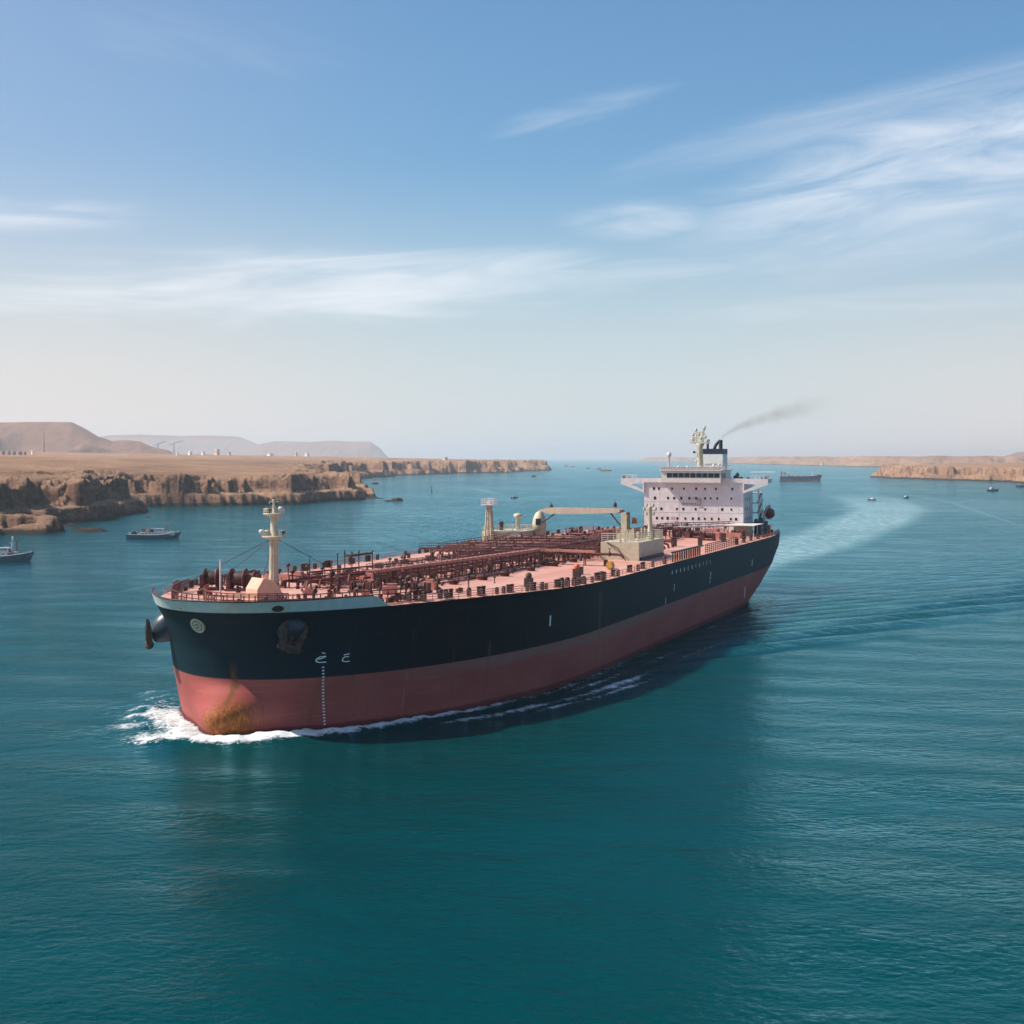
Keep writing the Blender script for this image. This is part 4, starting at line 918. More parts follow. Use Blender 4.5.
# ------------------------------------------------------------------ land
def wpt(px, py): 
    Y = F*CH/(py-HY); return ((px-512)*Y/F, Y)
def land_mat(key, wet, tint=(1, 1, 1)):
    m, n, b = pbsdf('desert_rock'); MATS[key] = m
    k = lambda c_: tuple(a*b_ for a, b_ in zip(c_, tint))
    geo = nn(n, 'ShaderNodeNewGeometry'); o = geo.outputs['Position']
    sN = nn(n, 'ShaderNodeSeparateXYZ'); link(n, geo.outputs['Normal'], sN.inputs[0])
    sP = nn(n, 'ShaderNodeSeparateXYZ'); link(n, o, sP.inputs[0])
    f1 = noise(n, o, .012, 8, .62); f2 = noise(n, o, .11, 9, .75); f3 = noise(n, mapping(n, o, (.15, .15, 1)), .35, 5, .6); f4 = noise(n, mapping(n, o, (1, .35, 1)), .0028, 7, .65)
    f5 = noise(n, o, .42, 5, .8)
    flat = mixc(n, sstep(n, f1, .3, .7), k((.31, .170, .100)), k((.43, .258, .160)))
    flat = mixc(n, mth(n, 'MULTIPLY', sstep(n, f4, .48, .62), .6), flat, k((.24, .15, .10)))
    f6 = noise(n, mapping(n, o, (1, .16, 1), (40, 7, 0)), .016, 9, .72)
    flat = mixc(n, mth(n, 'MULTIPLY', sstep(n, f6, .50, .62), .6), flat, k((.17, .105, .068)))
    flat = mixc(n, mth(n, 'MULTIPLY', sstep(n, f6, .46, .36), .4), flat, k((.50, .33, .22)))
    flat = mixc(n, mth(n, 'MULTIPLY', sstep(n, f2, .52, .66), .65), flat, k((.13, .08, .052)))
    rock = mixc(n, sstep(n, f2, .35, .65), k((.075, .042, .030)), k((.27, .140, .085)))
    rock = mixc(n, mth(n, 'MULTIPLY', sstep(n, f3, .5, .62), .5), rock, k((.05, .034, .030)))
    c = mixc(n, sstep(n, mth(n, 'ADD', sN.outputs[2], mth(n, 'MULTIPLY', mth(n, 'SUBTRACT', f2, .5), .45)), .66, .92), rock, flat)
    c = mixc(n, mth(n, 'MULTIPLY', sstep(n, f5, .52, .66), .5), c, k((.07, .045, .035)))
    c = mixc(n, mth(n, 'MULTIPLY', sstep(n, f5, .46, .34), .35), c, k((.46, .31, .21)))
    if wet: c = mixc(n, sstep(n, mth(n, 'ADD', sP.outputs[2], mth(n, 'MULTIPLY', f2, 5)), 6.3, 4.0), c, (.040, .034, .030))
    link(n, c, b.inputs['Base Color']); b.inputs['Roughness'].default_value = .95; b.inputs['Specular IOR Level'].default_value = .1
    bp = nn(n, 'ShaderNodeBump'); bp.inputs['Strength'].default_value = 1.0; bp.inputs['Distance'].default_value = 5.0
    link(n, f2, bp.inputs['Height']); link(n, bp.outputs[0], b.inputs['Normal'])
land_mat('land', True); land_mat('hill', False, (.62, .53, .55)); land_mat('far_land', True, (.9, .85, .9))

def sdist(X, Y, poly):
    """distance to a coast polyline, positive inside the closed polygon"""
    P = np.array(poly); x = X.ravel(); y = Y.ravel(); d2 = np.full(x.shape, 1e18); ins = np.zeros(x.shape, bool)
    for (ax, ay), (bx_, by) in zip(P, np.roll(P, -1, 0)):
        vx, vy = bx_-ax, by-ay; t = np.clip(((x-ax)*vx+(y-ay)*vy)/(vx*vx+vy*vy+1e-9), 0, 1)
        d2 = np.minimum(d2, (x-ax-t*vx)**2+(y-ay-t*vy)**2)
        cr_ = ((ay > y) != (by > y)) & (x < vx*(y-ay)/(by-ay+1e-12)+ax); ins ^= cr_
    d = np.sqrt(d2); return np.where(ins, d, -d).reshape(X.shape)
def terrain(name, coast, pxr, ncol, rr, nrow, width, height, seed, jit=22, rid=.8, slope=.012, scale=1.0):
    T = (np.linspace(pxr[0], pxr[1], ncol)-512)/F
    Rr = np.exp(np.linspace(math.log(rr[0]), math.log(rr[1]), nrow))
    X = Rr[:, None]*T[None]; Y = np.repeat(Rr[:, None], ncol, 1)
    d = sdist(X, Y, coast)
    s = scale
    d = d + (fbm(X/(90*s), Y/(90*s), 4, seed)-.5)*2*jit
    rg = fbm(X/(84*s)+3, Y/(105*s), 5, seed+20, True, .52)
    rg2 = fbm(X/(24*s), Y/(24*s), 5, seed+40, True, .62)
    w = width*(.55+.9*fbm(X/(260*s), Y/(260*s), 3, seed+9))
    e = d + (rg-.66)*w*3.0*rid*ss(d, 0, 24*s)
    t = np.clip(e/w, 0, 1.0)
    prof = .34*ss(t, 0, .10) + .12*ss(t, .05, .6) + .40*ss(t, .50, .70) + .14*ss(t, .7, 1.0)
    hgt = height(X, Y) if callable(height) else height
    z = hgt*prof
    z = z + prof*(rg2-.6)*6.5*(1-ss(e, w*.9, w*1.8))*s**.5 + prof*(rg-.6)*15*(1-ss(e, w*.8, w*1.8))*s**.5
    ter = 5.5*s**.5; q_ = (z+2.5*fbm(X/(50*s), Y/(50*s), 3, seed+77))/ter; q_ = (np.floor(q_)+ss(q_-np.floor(q_), .35, .95))*ter - 2.5*fbm(X/(50*s), Y/(50*s), 3, seed+77)
    z = z*(1-.6*(1-ss(e, w*.9, w*1.6))) + q_*.6*(1-ss(e, w*.9, w*1.6))
    z = z + ss(d, 60, 600)*(fbm(X/420, Y/420, 4, seed+60)-.45)*7 + np.maximum(0, d-60)*slope*(1-ss(d, 4500, 12000))
    z = np.where(d < 0, np.maximum(-4, d*.4), np.maximum(z, -4+0*z))
    z = np.where(d < 0, z, z+.3)
    o_ = grid_mesh(name, X, Y, z, 'land'); tag(o_, kind='structure'); return o_
coastL = [wpt(-420, 548), wpt(-150, 541), wpt(0, 534), wpt(40, 533.5), wpt(61, 532), wpt(58, 527), wpt(52, 523), wpt(78, 521), wpt(110, 519.5), wpt(142, 517), wpt(140, 512), wpt(128, 509), wpt(140, 507), wpt(200, 505.5), wpt(260, 504.8), wpt(310, 504), wpt(352, 501.5), wpt(377, 498.5), wpt(370, 494), wpt(352, 489), wpt(340, 483), wpt(350, 479), wpt(385, 476.6), wpt(400, 475.3), wpt(464, 473), wpt(510, 472.4), wpt(532, 471.0), wpt(552, 470.2), wpt(545, 468.5), wpt(500, 466.5), (-900, 11000), (-3000, 17000), (-16000, 17000), (-16000, 2000), wpt(-900, 545)]
def hL(X, Y): return 23+15*ss(-X, 240, 520)*(1-ss(Y, 1500, 3500)) + 9*ss(Y, 1900, 3000)
terrain('coastal_land', coastL, (-330, 575), 800, (700, 11000), 720, 62, hL, 3, jit=30, slope=.0165)
coastR = [wpt(873, 477.0), wpt(899, 478.6), wpt(940, 479.8), wpt(979, 481), wpt(1020, 482.8), wpt(1150, 489), wpt(1500, 500), wpt(2300, 500), wpt(2300, 466), wpt(1100, 468), wpt(940, 470.5), wpt(885, 474)]
terrain('eastern_land', coastR, (850, 1330), 420, (1800, 9000), 300, 60, 24, 31, jit=14, slope=.0085, scale=.8)
coastF = [wpt(640, 461.4), wpt(700, 462.4), wpt(760, 464.2), wpt(800, 465.2), wpt(863, 466.8), wpt(960, 467.5), wpt(1700, 468), wpt(1700, 459.5), wpt(640, 459.3)]
terrain('far_shore', coastF, (600, 1330), 380, (6000, 60000), 200, 260, 46, 51, jit=40, slope=.004, scale=3.5, rid=.5)
def hill(name, D, depth, prof, seed, rough=10, cols=260, rows=90):
    """flat-topped hill whose skyline follows prof [(px, py)...] at distance D"""
    pxs = np.array([p[0] for p in prof]); hs = np.array([CH+(HY-p[1])/F*D for p in prof])
    T = np.linspace(pxs[0]-10, pxs[-1]+10, cols); q = np.linspace(0, 1, rows)
    H_ = np.interp(T, pxs, hs); H_ = H_ * ss(T, pxs[0]-10, pxs[0]+6) * (1-ss(T, pxs[-1]-6, pxs[-1]+10))
    Y = D + (q[:, None]-.45)*depth+0*T[None]; X = (T[None]-512)/F*Y
    u = np.where(q < .45, ss(q, 0, .45), 1-ss(q, .7, 1.0))[:, None]
    gul = fbm(X/(depth*.16), Y/(depth*.30), 5, seed, True); 
    z = H_[None]*(u**.8) * 1.0
    z = z - (1-u)*u*4*(1-gul)*H_[None]*.75 + (fbm(X/(depth*.05), Y/(depth*.05), 4, seed+3)-.5)*rough*u*(1-u)*4
    z = np.minimum(z, H_[None]) + (fbm(X/(depth*.1), Y*0, 3, seed+5)-.5)*rough*.25
    z = z*1.0 - (1-u)*6
    o_ = grid_mesh(name, X, Y, np.maximum(z, -5), 'hill'); tag(o_, kind='structure')
hill('table_hill', 8200, 3000, [(-360, 452), (-260, 430), (-200, 424), (-60, 422.6), (0, 422.4), (40, 421.8), (72, 422.2), (84, 428), (98, 436.5), (112, 441), (126, 440), (140, 441.5), (152, 447), (175, 452)], 5, 16)
hill('distant_ridge', 26000, 5000, [(85, 450), (98, 437), (110, 435.2), (140, 434.6), (180, 436), (206, 435.4), (238, 436.6), (252, 441.5), (262, 446), (290, 452)], 15, 18)
hill('distant_ridge', 23000, 4500, [(240, 452), (262, 443.5), (276, 441.2), (310, 442), (332, 440.6), (352, 441.6), (370, 441.4), (377, 446), (386, 453)], 25, 18)
hill('distant_ridge', 15000, 2500, [(985, 459), (1005, 456), (1018, 452), (1060, 451), (1120, 455), (1200, 458)], 35, 10)

# rocks and reefs in the water
def rock(px, py, w, h, name='rock', label='', n_=1, group=None, seed=0):
    X, Y = wpt(px, py); k = w*Y/F/2; hh = h*Y/F
    nu, nv = 36, 14; th = np.linspace(0, 2*math.pi, nu, endpoint=False); ph = np.linspace(0, 1, nv)
    r = 1-ph[:, None]**2.0+0*th[None]; cx_ = np.cos(th)[None]*r; sy_ = np.sin(th)[None]*r
    nz_ = fbm(cx_*2+seed, sy_*2+seed*3, 4, seed, True)
    rr = .75+.5*fbm(np.cos(th)[None]*1.3+seed+9+0*r, np.sin(th)[None]*1.3+0*r, 3, seed)
    VX = X+cx_*k*rr; VY = Y+sy_*k*1.1*rr; VZ = -1.5+(ph[:, None]**.7)*(hh+1.5)*(.35+1.0*nz_)
    ro = grid_mesh(name, VX, VY, VZ, 'land', wrap=True); tag(ro, label, 'rock', group); return ro
rock(88, 531.5, 40, 3.4, 'reef', 'long low dark reef just off the lowest left headland', seed=2)
rock(70, 526, 22, 2.6, 'reef', 'pale low rock shelf between the two left headlands', seed=4)
rock(149, 517.3, 8, 1.4, 'rock', 'small flat rock at the tip of the second left headland', seed=6)
rock(397, 500.6, 13, 3.0, 'rock', 'small dark islet right of the cliff headland', seed=8)
rock(388, 501.2, 9, 1.4, 'rock', 'very low rock touching the small dark islet on its left', seed=12)
rock(375, 484, 9, 2.0, 'rock', 'low rock in the channel behind the cliff headland', seed=10)
rock(606, 470.8, 12, 2.0, 'islet', 'low rocky islet far out, beyond the crane jib', seed=14)
rock(573, 467, 5, 1.2, 'islet', 'tiny faint islet off the tip of the far headland', seed=16)
rock(588, 468.6, 4, .8, 'islet', 'faint sliver of reef between the two far islets', seed=18)

# ------------------------------------------------------------------ distant buildings, masts and cranes on land
from mathutils.bvhtree import BVHTree
bpy.context.view_layer.update()
_bv = [BVHTree.FromObject(sc.objects[k_], bpy.context.evaluated_depsgraph_get()) for k_ in ('coastal_land', 'eastern_land', 'far_shore')]
def ground_z(x, y):
    zs = [h_[0].z for h_ in (b_.ray_cast(Vector((x, y, 900)), Vector((0, 0, -1))) for b_ in _bv) if h_[0] is not None]
    return max(zs) if zs else 0.0
def bld(px, py, wpx, hpx, D, label, mat='building_white', dome=False, cat='building', group=None):
    X = (px-512)/F*D; w = wpx/F*D; h = (hpx+.6)/F*D; z = min(CH+(HY-py)/F*D, ground_z(X, D)+2)
    g = empty('distant_building', (X, D, z-2), -.75); tag(g, label, cat, group)
    MB().cbox((0, 0, 0), (w, w*.8, h+2)).build('wall', mat, g)
    MB().cbox((0, 0, h+2), (w*1.05, w*.85, h*.06)).build('roof', 'building_tan', g)
    wd = MB()
    for k in range(3): wd.cbox((-w*.3+w*.3*k, -w*.4-.1, 2+h*.45), (w*.12, .3, h*.25))
    wd.build('window_row', 'boat_dark', g)
    if dome: MB().lathe([(w*.3, 0), (w*.3, h*.15), (w*.22, h*.4), (w*.05, h*.55)], (0, 0, h+2), n=12).build('dome', mat, g)
    return g
bld(190, 448.0, 3.4, 2.0, 5200, 'white domed building left of the far harbour works', dome=True)
bld(203, 449, 2.6, 2.6, 5300, 'pale block building just right of the white domed one')
bld(177, 451.5, 1.8, 1.4, 4800, 'tiny white hut standing alone on the plateau edge of town')
bld(32.5, 446.5, 2.2, 2.6, 4300, 'small white tank house under the table hill')
bld(217, 449.6, 4.2, 4.6, 5600, 'tall pale warehouse in the far town', 'building_tan')
bld(229, 449.8, 3.0, 2.2, 5600, 'low tan store right of the tall pale warehouse', 'building_tan')
bld(296, 452, 2.2, 3.2, 6400, 'narrow tan tower house in front of the faint ridge', 'building_tan')
bld(307, 452.2, 3.6, 2.4, 6400, 'wide low building right of the narrow tan tower house')
bld(270, 452, 5.0, 1.2, 6100, 'long low shed at the right end of the far town', 'building_white')
bld(445, 456.6, 4.0, 1.6, 4700, 'low tan building on the far middle headland', 'building_tan')
for i, (px, w) in enumerate(((3, 3.5), (9, 2.5), (14, 3), (20, 3.5), (25, 2.2))):
    bld(px, 452.3, w, 2.2, 3900, ['leftmost dark flat-roofed house in the row on the plateau', 'second house from the left in the plateau row', 'middle house of the plateau row of five', 'fourth house from the left in the plateau row', 'rightmost small house in the plateau row'][i], 'cargo_grey', cat='house', group='row of houses on the left plateau')
for i, (px, h, lb) in enumerate(((863, 1.6, 'tiny block on the hazy far shore above the cargo ship'), (822, 2.2, 'slim tower block on the hazy far shore right of the cargo ship'), (889, 1.4, 'tiny pale block on the hazy far shore above the right headland tip'), (915, 1.6, 'low pale block inland behind the right headland'))):
    bld(px, 457.8 if i < 3 else 459.5, 2.2, h, 8200 if i < 3 else 6000, lb, 'building_tan')
def tower(px, py0, py1, D, label, kind):
    X = (px-512)/F*D; z0 = ground_z(X, D)-1; h = CH+(HY-py1)/F*D-z0
    g = empty('radio_mast' if kind == 'mast' else 'harbour_crane', (X, D, z0)); tag(g, label, kind)
    b_ = MB(); w = h*(.025 if kind == 'mast' else .04)
    for sx_ in (-1, 1):
        for sy in (-1, 1): b_.bar((sx_*w, sy*w, 0), (sx_*w*.3, sy*w*.3, h), h*.018)
    for k in range(8): 
        z = h*k/8; f0 = 1-.7*k/8; f1__ = 1-.7*(k+1)/8
        b_.bar((-w*f0, -w*f0, z), (w*f1__, -w*f1__, z+h/8), h*.012); b_.bar((w*f0, w*f0, z), (-w*f1__, w*f1__, z+h/8), h*.012)
    b_.build('lattice_tower', 'mast_red' if kind == 'mast' else 'cargo_grey', g)
    if kind == 'mast': MB().bar((0, 0, h), (0, 0, h*1.08), h*.015).build('antenna', 'mast_red', g)
    else: MB().bar((-h*.35, 0, h*.8), (h*.7, 0, h*1.15), h*.04).bar((0, 0, h), (h*.7, 0, h*1.15), h*.02).build('crane_jib', 'cargo_grey', g)
tower(44, 446.5, 433, 5200, 'thin reddish lattice radio mast in front of the table hill', 'mast')
tower(158, 447.5, 443, 9500, 'left one of the two faint harbour cranes near the hazy town', 'crane')
tower(174, 447.5, 442.5, 9500, 'right one of the two faint harbour cranes near the hazy town', 'crane')

# ------------------------------------------------------------------ boats
def hull_loft(L, B, H_, sheer=.35, stern=.75, draft=.6, n_=16, rake=.10):
    """simple ship hull, bow towards +x, closed deck"""
    vs = []; rows = []
    for i in range(n_+1):
        u = i/n_; w = B/2*(stern+(1-stern)*min(1, u*4)) if u < .25 else B/2*(1-max(0, (u-.55)/.45)**2.2)
        h = H_*(1+sheer*(2*abs(u-.45))**2.2*(1.3 if u > .45 else .5)); x = (u-.5)*L
        ring_ = [(x-L*rake*u**4*.9, 0, -draft), (x-L*rake*u**4*.6, -w*.72, -draft*.2), (x, -w, h), (x, w, h), (x-L*rake*u**4*.6, w*.72, -draft*.2)]
        vs += ring_
    b_ = MB(); b_.add(vs, [(i*5+k, i*5+(k+1) % 5, i*5+5+(k+1) % 5, i*5+5+k) for i in range(n_) for k in range(5)] + [(4, 3, 2, 1, 0), tuple(n_*5+k for k in range(5))])
    return b_
def patrol_boat(px, py, Lpx, ang, label):
    X, Y = wpt(px, py); L = Lpx*Y/F; g = empty('work_boat', (X, Y, 0), ang); tag(g, label, 'boat', 'blue grey work boats moored off the left coast')
    B = L*.2; H_ = L*.068
    hull_loft(L, B, H_, .55).build('hull', 'boat_blue', g)
    MB().tube([((u-.5)*L*.98, -B/2*(.97 if u < .6 else .97*(1-((u-.55)/.45)**2.2)), H_*(1+.55*(2*abs(u-.45))**2.2*(1.3 if u > .45 else .5))+.15) for u in np.linspace(.02, .97, 14)], L*.005, 5).build('rubbing_strake', 'boat_white', g)
    dkh = MB().cbox((-L*.02, 0, H_*.9), (L*.46, B*.66, L*.06)).build('deckhouse', 'boat_white', g)
    MB().cbox((L*.10, 0, H_*.9+L*.06), (L*.15, B*.55, L*.062)).build('wheelhouse', 'boat_white', g)
    w_ = MB()
    for k in range(6): w_.cbox((L*(-.19+.06*k), -B*.33-.03, H_*.9+L*.03), (L*.025, .08, L*.012))
    for k in range(3): w_.cbox((L*(.055+.04*k), -B*.275-.03, H_*.9+L*.09), (L*.025, .08, L*.015))
    w_.build('window_row', 'glass', g)
    r_ = random.Random(int(px)+5)
    for k in range(46):
        x = L*r_.uniform(-.44, .38); s_ = L*r_.uniform(.016, .046)
        MB().cbox((x, r_.uniform(-.28, .28)*B, H_*r_.uniform(.9, 1.0)+(L*.06 if -.2*L < x < .17*L else 0)), (s_*1.6, s_*1.4, s_*1.4)).build('deck_crate', r_.choice(['boat_red', 'boat_white', 'boat_dark', 'boat_white', 'cream', 'boat_dark']), g)
    MB().lathe([(L*.02, 0), (L*.017, L*.055)], (-L*.10, 0, H_*.9+L*.045), n=10).build('stack', 'boat_white', g)
    MB().tube([(L*.27, 0, H_), (L*.27, 0, H_+L*.24)], [L*.008, L*.005], 6).bar((L*.27, -B*.15, H_+L*.17), (L*.27, B*.15, H_+L*.17), L*.004).build('mast', 'boat_red', g)
    MB().tube([(-L*.22, 0, H_), (-L*.22, 0, H_+L*.11)], L*.004, 5).bar((-L*.22, 0, H_+L*.10), (-L*.36, 0, H_+L*.06), L*.004).build('derrick', 'boat_dark', g)
    MB().rail([(L*.28, -B*.33, H_*1.22), (L*.40, -B*.18, H_*1.5), (L*.46, 0, H_*1.7)], L*.025, L*.03, L*.003, 2).build('bow_rail', 'boat_white', g)
    return g
patrol_boat(154, 538.6, 54, .10, 'blue grey work boat with a thin red mast, whole in view off the headland')
g2 = patrol_boat(-4, 561.5, 76, .06, 'blue grey work boat with a white lattice mast, cut off by the left edge')
lm = MB(); L_ = 76*42/(561.5-458)
for a, c_ in (((6, -.6, 2), (6.6, 0, 9.2)), ((7.4, -.6, 2), (6.8, 0, 9.2)), ((6.7, .8, 2), (6.7, 0, 9.2))): lm.bar(a, c_, .22)
for z in (3, 4.5, 6, 7.5): lm.bar((6.0+z*.04, -.5, z), (7.4-z*.04, -.5, z+1.5), .16)
lm.bar((5.4, 0, 7.6), (8.0, 0, 7.6), .25).lathe([(.4, 0), (.5, .6), (.2, 1.0)], (6.7, 0, 9.2), n=8).build('lattice_mast', 'boat_white', g2)
# cargo ship
X, Y = wpt(801, 480.8); L = 42*Y/F
cs = empty('cargo_ship', (X, Y, 0), -.12); tag(cs, 'hazy purple-grey cargo ship under way beyond the tanker stern', 'ship')
hull_loft(L, L*.16, L*.10, .30, .8, 1.0).build('hull', 'cargo_grey', cs)
MB().box(-L*.475, L*.40, -L*.066, L*.066, -.5, L*.028).build('boot_topping', 'cargo_red', cs)
MB().cbox((-L*.40, 0, L*.09), (L*.10, L*.13, L*.10)).cbox((-L*.385, 0, L*.19), (L*.07, L*.15, L*.025)).build('superstructure', 'boat_white', cs)
MB().cbox((-L*.45, 0, L*.12), (L*.04, L*.05, L*.10)).build('funnel', 'cargo_grey', cs)
for k in range(4): MB().cbox((L*(-.22+.15*k), 0, L*.095), (L*.11, L*.11, L*.022)).build('hatch_cover', 'cargo_red', cs)
for x in (-.29, .27): MB().tube([(L*x, 0, L*.1), (L*x, 0, L*.22)], [L*.012, L*.006], 6).bar((L*x, 0, L*.12), (L*(x+.07), 0, L*.18), L*.006).bar((L*x, -L*.03, L*.19), (L*x, L*.03, L*.19), L*.006).build('cargo_mast', 'boat_white', cs)
MB().cbox((L*.41, 0, L*.12), (L*.08, L*.06, L*.03)).build('forecastle', 'cargo_red', cs)
def small_boat(px, py, wpx, ang, label, mat='boat_white', cab=True, cat='boat', dark=False):
    X, Y = wpt(px, py); L = wpx*Y/F; g = empty('small_boat', (X, Y, 0), ang); tag(g, label, cat)
    hull_loft(L, L*.34, L*.13, .35).build('hull', mat, g)
    if cab:
        MB().cbox((-L*.05, 0, L*.12), (L*.42, L*.22, L*.16), (L*.05, L*.08, L*.02, L*.02)).build('cabin', 'boat_white' if not dark else 'cargo_grey', g)
        MB().cbox((-L*.05, -L*.108, L*.19), (L*.28, .1, L*.05)).build('cabin_window', 'glass', g)
        MB().cbox((-L*.08, 0, L*.28), (L*.2, L*.16, L*.06)).build('fly_bridge', 'boat_white' if not dark else 'cargo_grey', g)
    MB().tube([(-L*.1, 0, L*.3), (-L*.1, 0, L*.45)], L*.012, 5).build('mast', 'boat_dark', g)
    return g
small_boat(514.5, 498.2, 7.5, .2, 'small boat with a pale cabin in open water left of the crane jib', 'cargo_grey')
small_boat(871.5, 500.3, 8.5, 2.6, 'small white boat running ahead in the tanker wake, nearest of the two there', 'boat_dark')
small_boat(906.5, 498, 7.5, .5, 'small pale boat on the right edge of the tanker wake', 'boat_blue')
small_boat(993, 491, 12, .05, 'white cabin boat on dark hull off the right headland', 'boat_dark')
small_boat(1021, 487, 11, 2.9, 'dark boat cut by the right edge of the view', 'boat_dark', dark=True)
small_boat(533.7, 476.6, 5, .1, 'tiny dark boat under the tip of the far headland', 'boat_dark', dark=True)
small_boat(566, 466.3, 4.5, .1, 'speck of a white boat near the horizon by the faint islets', 'boat_white')
small_boat(599, 469.3, 6, .1, 'pale boat lying against the low far islet', 'boat_white')
X, Y = wpt(431.6, 492)
bu = empty('channel_buoy', (X, Y, 0)); tag(bu, 'thin dark channel marker post standing in the water on the left', 'buoy')
MB().lathe([(1.0, -.5), (1.1, .6), (.7, 1.0)], n=12).build('float', 'boat_dark', bu); MB().lathe([(.45, .9), (.38, 5.2), (.7, 5.4), (.7, 6.4), (.1, 7.0)], n=8).build('post', 'boat_dark', bu)

# ------------------------------------------------------------------ the sea
nA = 560; aa = np.concatenate([np.linspace(-math.pi, -.66, 40, endpoint=False), np.linspace(-.66, .66, nA), np.linspace(.66, math.pi, 40, endpoint=False)[1:]])
RR = np.concatenate([[0.5, 30, 60], np.exp(np.linspace(math.log(80), math.log(700), 560)), np.exp(np.linspace(math.log(705), math.log(4000), 160)), np.exp(np.linspace(math.log(4300), math.log(80000), 40))])
X = RR[:, None]*np.sin(aa)[None]; Y = RR[:, None]*np.cos(aa)[None]
lx, ly = to_local(X, Y)
# waterline as a polyline, port and starboard
j0 = int(np.argmin(np.abs(HZ[:, 0]))); wlx, wly = HX[j0], HYy[j0]
near = (lx > -420) & (lx < 60) & (np.abs(ly) < 110)
qx, qy = lx[near], np.abs(ly[near]); dd = np.full(qx.shape, 1e9)
for a, c_, a2, c2 in zip(wlx[:-1], wly[:-1], wlx[1:], wly[1:]):
    vx, vy = a2-a, c2-c_; t = np.clip(((qx-a)*vx+(qy-c_)*vy)/(vx*vx+vy*vy+1e-9), 0, 1); dd = np.minimum(dd, np.hypot(qx-a-t*vx, qy-c_-t*vy))
D_ = np.full(X.shape, 999.0); D_[near] = dd
inside = near & (np.abs(ly) < np.interp(lx, wlx[::-1], wly[::-1])) & (lx < wlx[0]) & (lx > wlx[-1])
n1 = fbm(lx/6, ly/6, 4, 71); n2 = fbm(lx/2.2, ly/2.2, 3, 75); n3 = fbm(lx/18, ly/7, 4, 79)
foam = np.zeros(X.shape); bump = np.zeros(X.shape)
# bow wave: white collar round the stem, wider to starboard, thinning down the port side
star = ss(-ly, -3, 7)
wid = np.where(ly < 2, 6.8+1.5*star-3.0*ss(-lx, 10, 30), 6.8-3.8*ss(-lx, -2, 24)) + (n1-.5)*5*ss(-ly, -8, 6)
amp = np.where(ly > 0, .95*(1-ss(-lx, 6, 55))+.62*(1-ss(-lx, 90, 190)), (1-ss(-lx, 8, 34)))*(1-ss(lx, 14, 18))
collar = np.exp(-(np.maximum(0, D_-wid*.45)/(wid*.50))**2)
foam = np.maximum(foam, collar*amp)
bump += .75*np.exp(-((D_-wid*.55)/(wid*.5))**2)*(1-ss(-lx, 5, 60))*(D_ < 60)
# broken streaks that peel off the port side
for off, x0_, x1_, a_, w_ in ((5.5, -14, -120, .74, 2.0), (9.5, -30, -105, .70, 1.5), (8, -60, -200, .56, 1.8), (2.0, -150, -262, .5, 1.4), (14, -60, -110, .62, 1.2), (3.0, -50, -150, .6, 1.6)):
    dl = off + (-lx+x0_)*.055
    foam = np.maximum(foam, (ly > 0)*a_*np.exp(-((D_-dl)/w_)**2)*ss(-lx, -x0_, -x0_+14)*(1-ss(-lx, -x1_-40, -x1_))*(.55+.9*n3))
for cx_, cy_, rx, ry, a_ in ((-9, -22, 4, 3, .95), (-2, -18, 5, 4, .95), (-16, -25, 5, 2.2, .8), (-33, -35, 3.5, 1.6, .85), (-27, -30, 5, 1.6, .8), (-22, -25, 6, 2, .6), (5, -9, 6, 6, .9)):
    foam = np.maximum(foam, a_*np.exp(-((lx-cx_)/rx)**2-((ly-cy_)/ry)**2)*(.6+.8*n1))
foam = np.where(D_ < 90, foam, 0)
# churned wake astern, bending gently away
wk = np.array([to_world(-272, 0), (102, 562), (154, 724), (224, 940), (305, 1211), (363, 1500), (430, 2100)]) + np.array([[0, 0], [-26, 10], [-12, 0], [-4, 0], [0, 0], [0, 0], [0, 0]])
tcum = np.concatenate([[0], np.cumsum(np.hypot(*np.diff(wk, axis=0).T))])
def polydist(P, mask):
    x, y = X[mask], Y[mask]; best = np.full(x.shape, 1e9); side = np.zeros(x.shape); along = np.zeros(x.shape); acc = 0
    for (ax, ay), (bx_, by) in zip(P[:-1], P[1:]):
        vx, vy = bx_-ax, by-ay; L2 = vx*vx+vy*vy; t = np.clip(((x-ax)*vx+(y-ay)*vy)/L2, 0, 1); d = np.hypot(x-ax-t*vx, y-ay-t*vy); u = d < best
        best = np.where(u, d, best); side = np.where(u, np.sign((x-ax)*vy-(y-ay)*vx), side); along = np.where(u, acc+t*math.sqrt(L2), along); acc += math.sqrt(L2)
    return best, side, along
front = (Y > 150) & (Y < 8000) & (np.abs(X) < Y*.8)
wake = np.zeros(X.shape)
bd, sd_, al = polydist(wk, front)
ww_ = 22+al*.014; nn_ = fbm(X[front]/40, Y[front]/60, 4, 91)
wv = np.exp(-(np.maximum(0, bd-ww_*.55)/(ww_*.35))**2)*(1-ss(al, 700, 1500))*(.55+.6*nn_)
wake[front] = wv
wf = np.zeros(X.shape); wf[front] = np.exp(-((bd*sd_+ww_*.85)/(5+al*.004))**2)*.45*(1-ss(al, 200, 500))+ np.exp(-(bd/(18))**2)*.62*(1-ss(al, 160, 420))
foam = np.maximum(foam, wf*(.5+.9*n3))
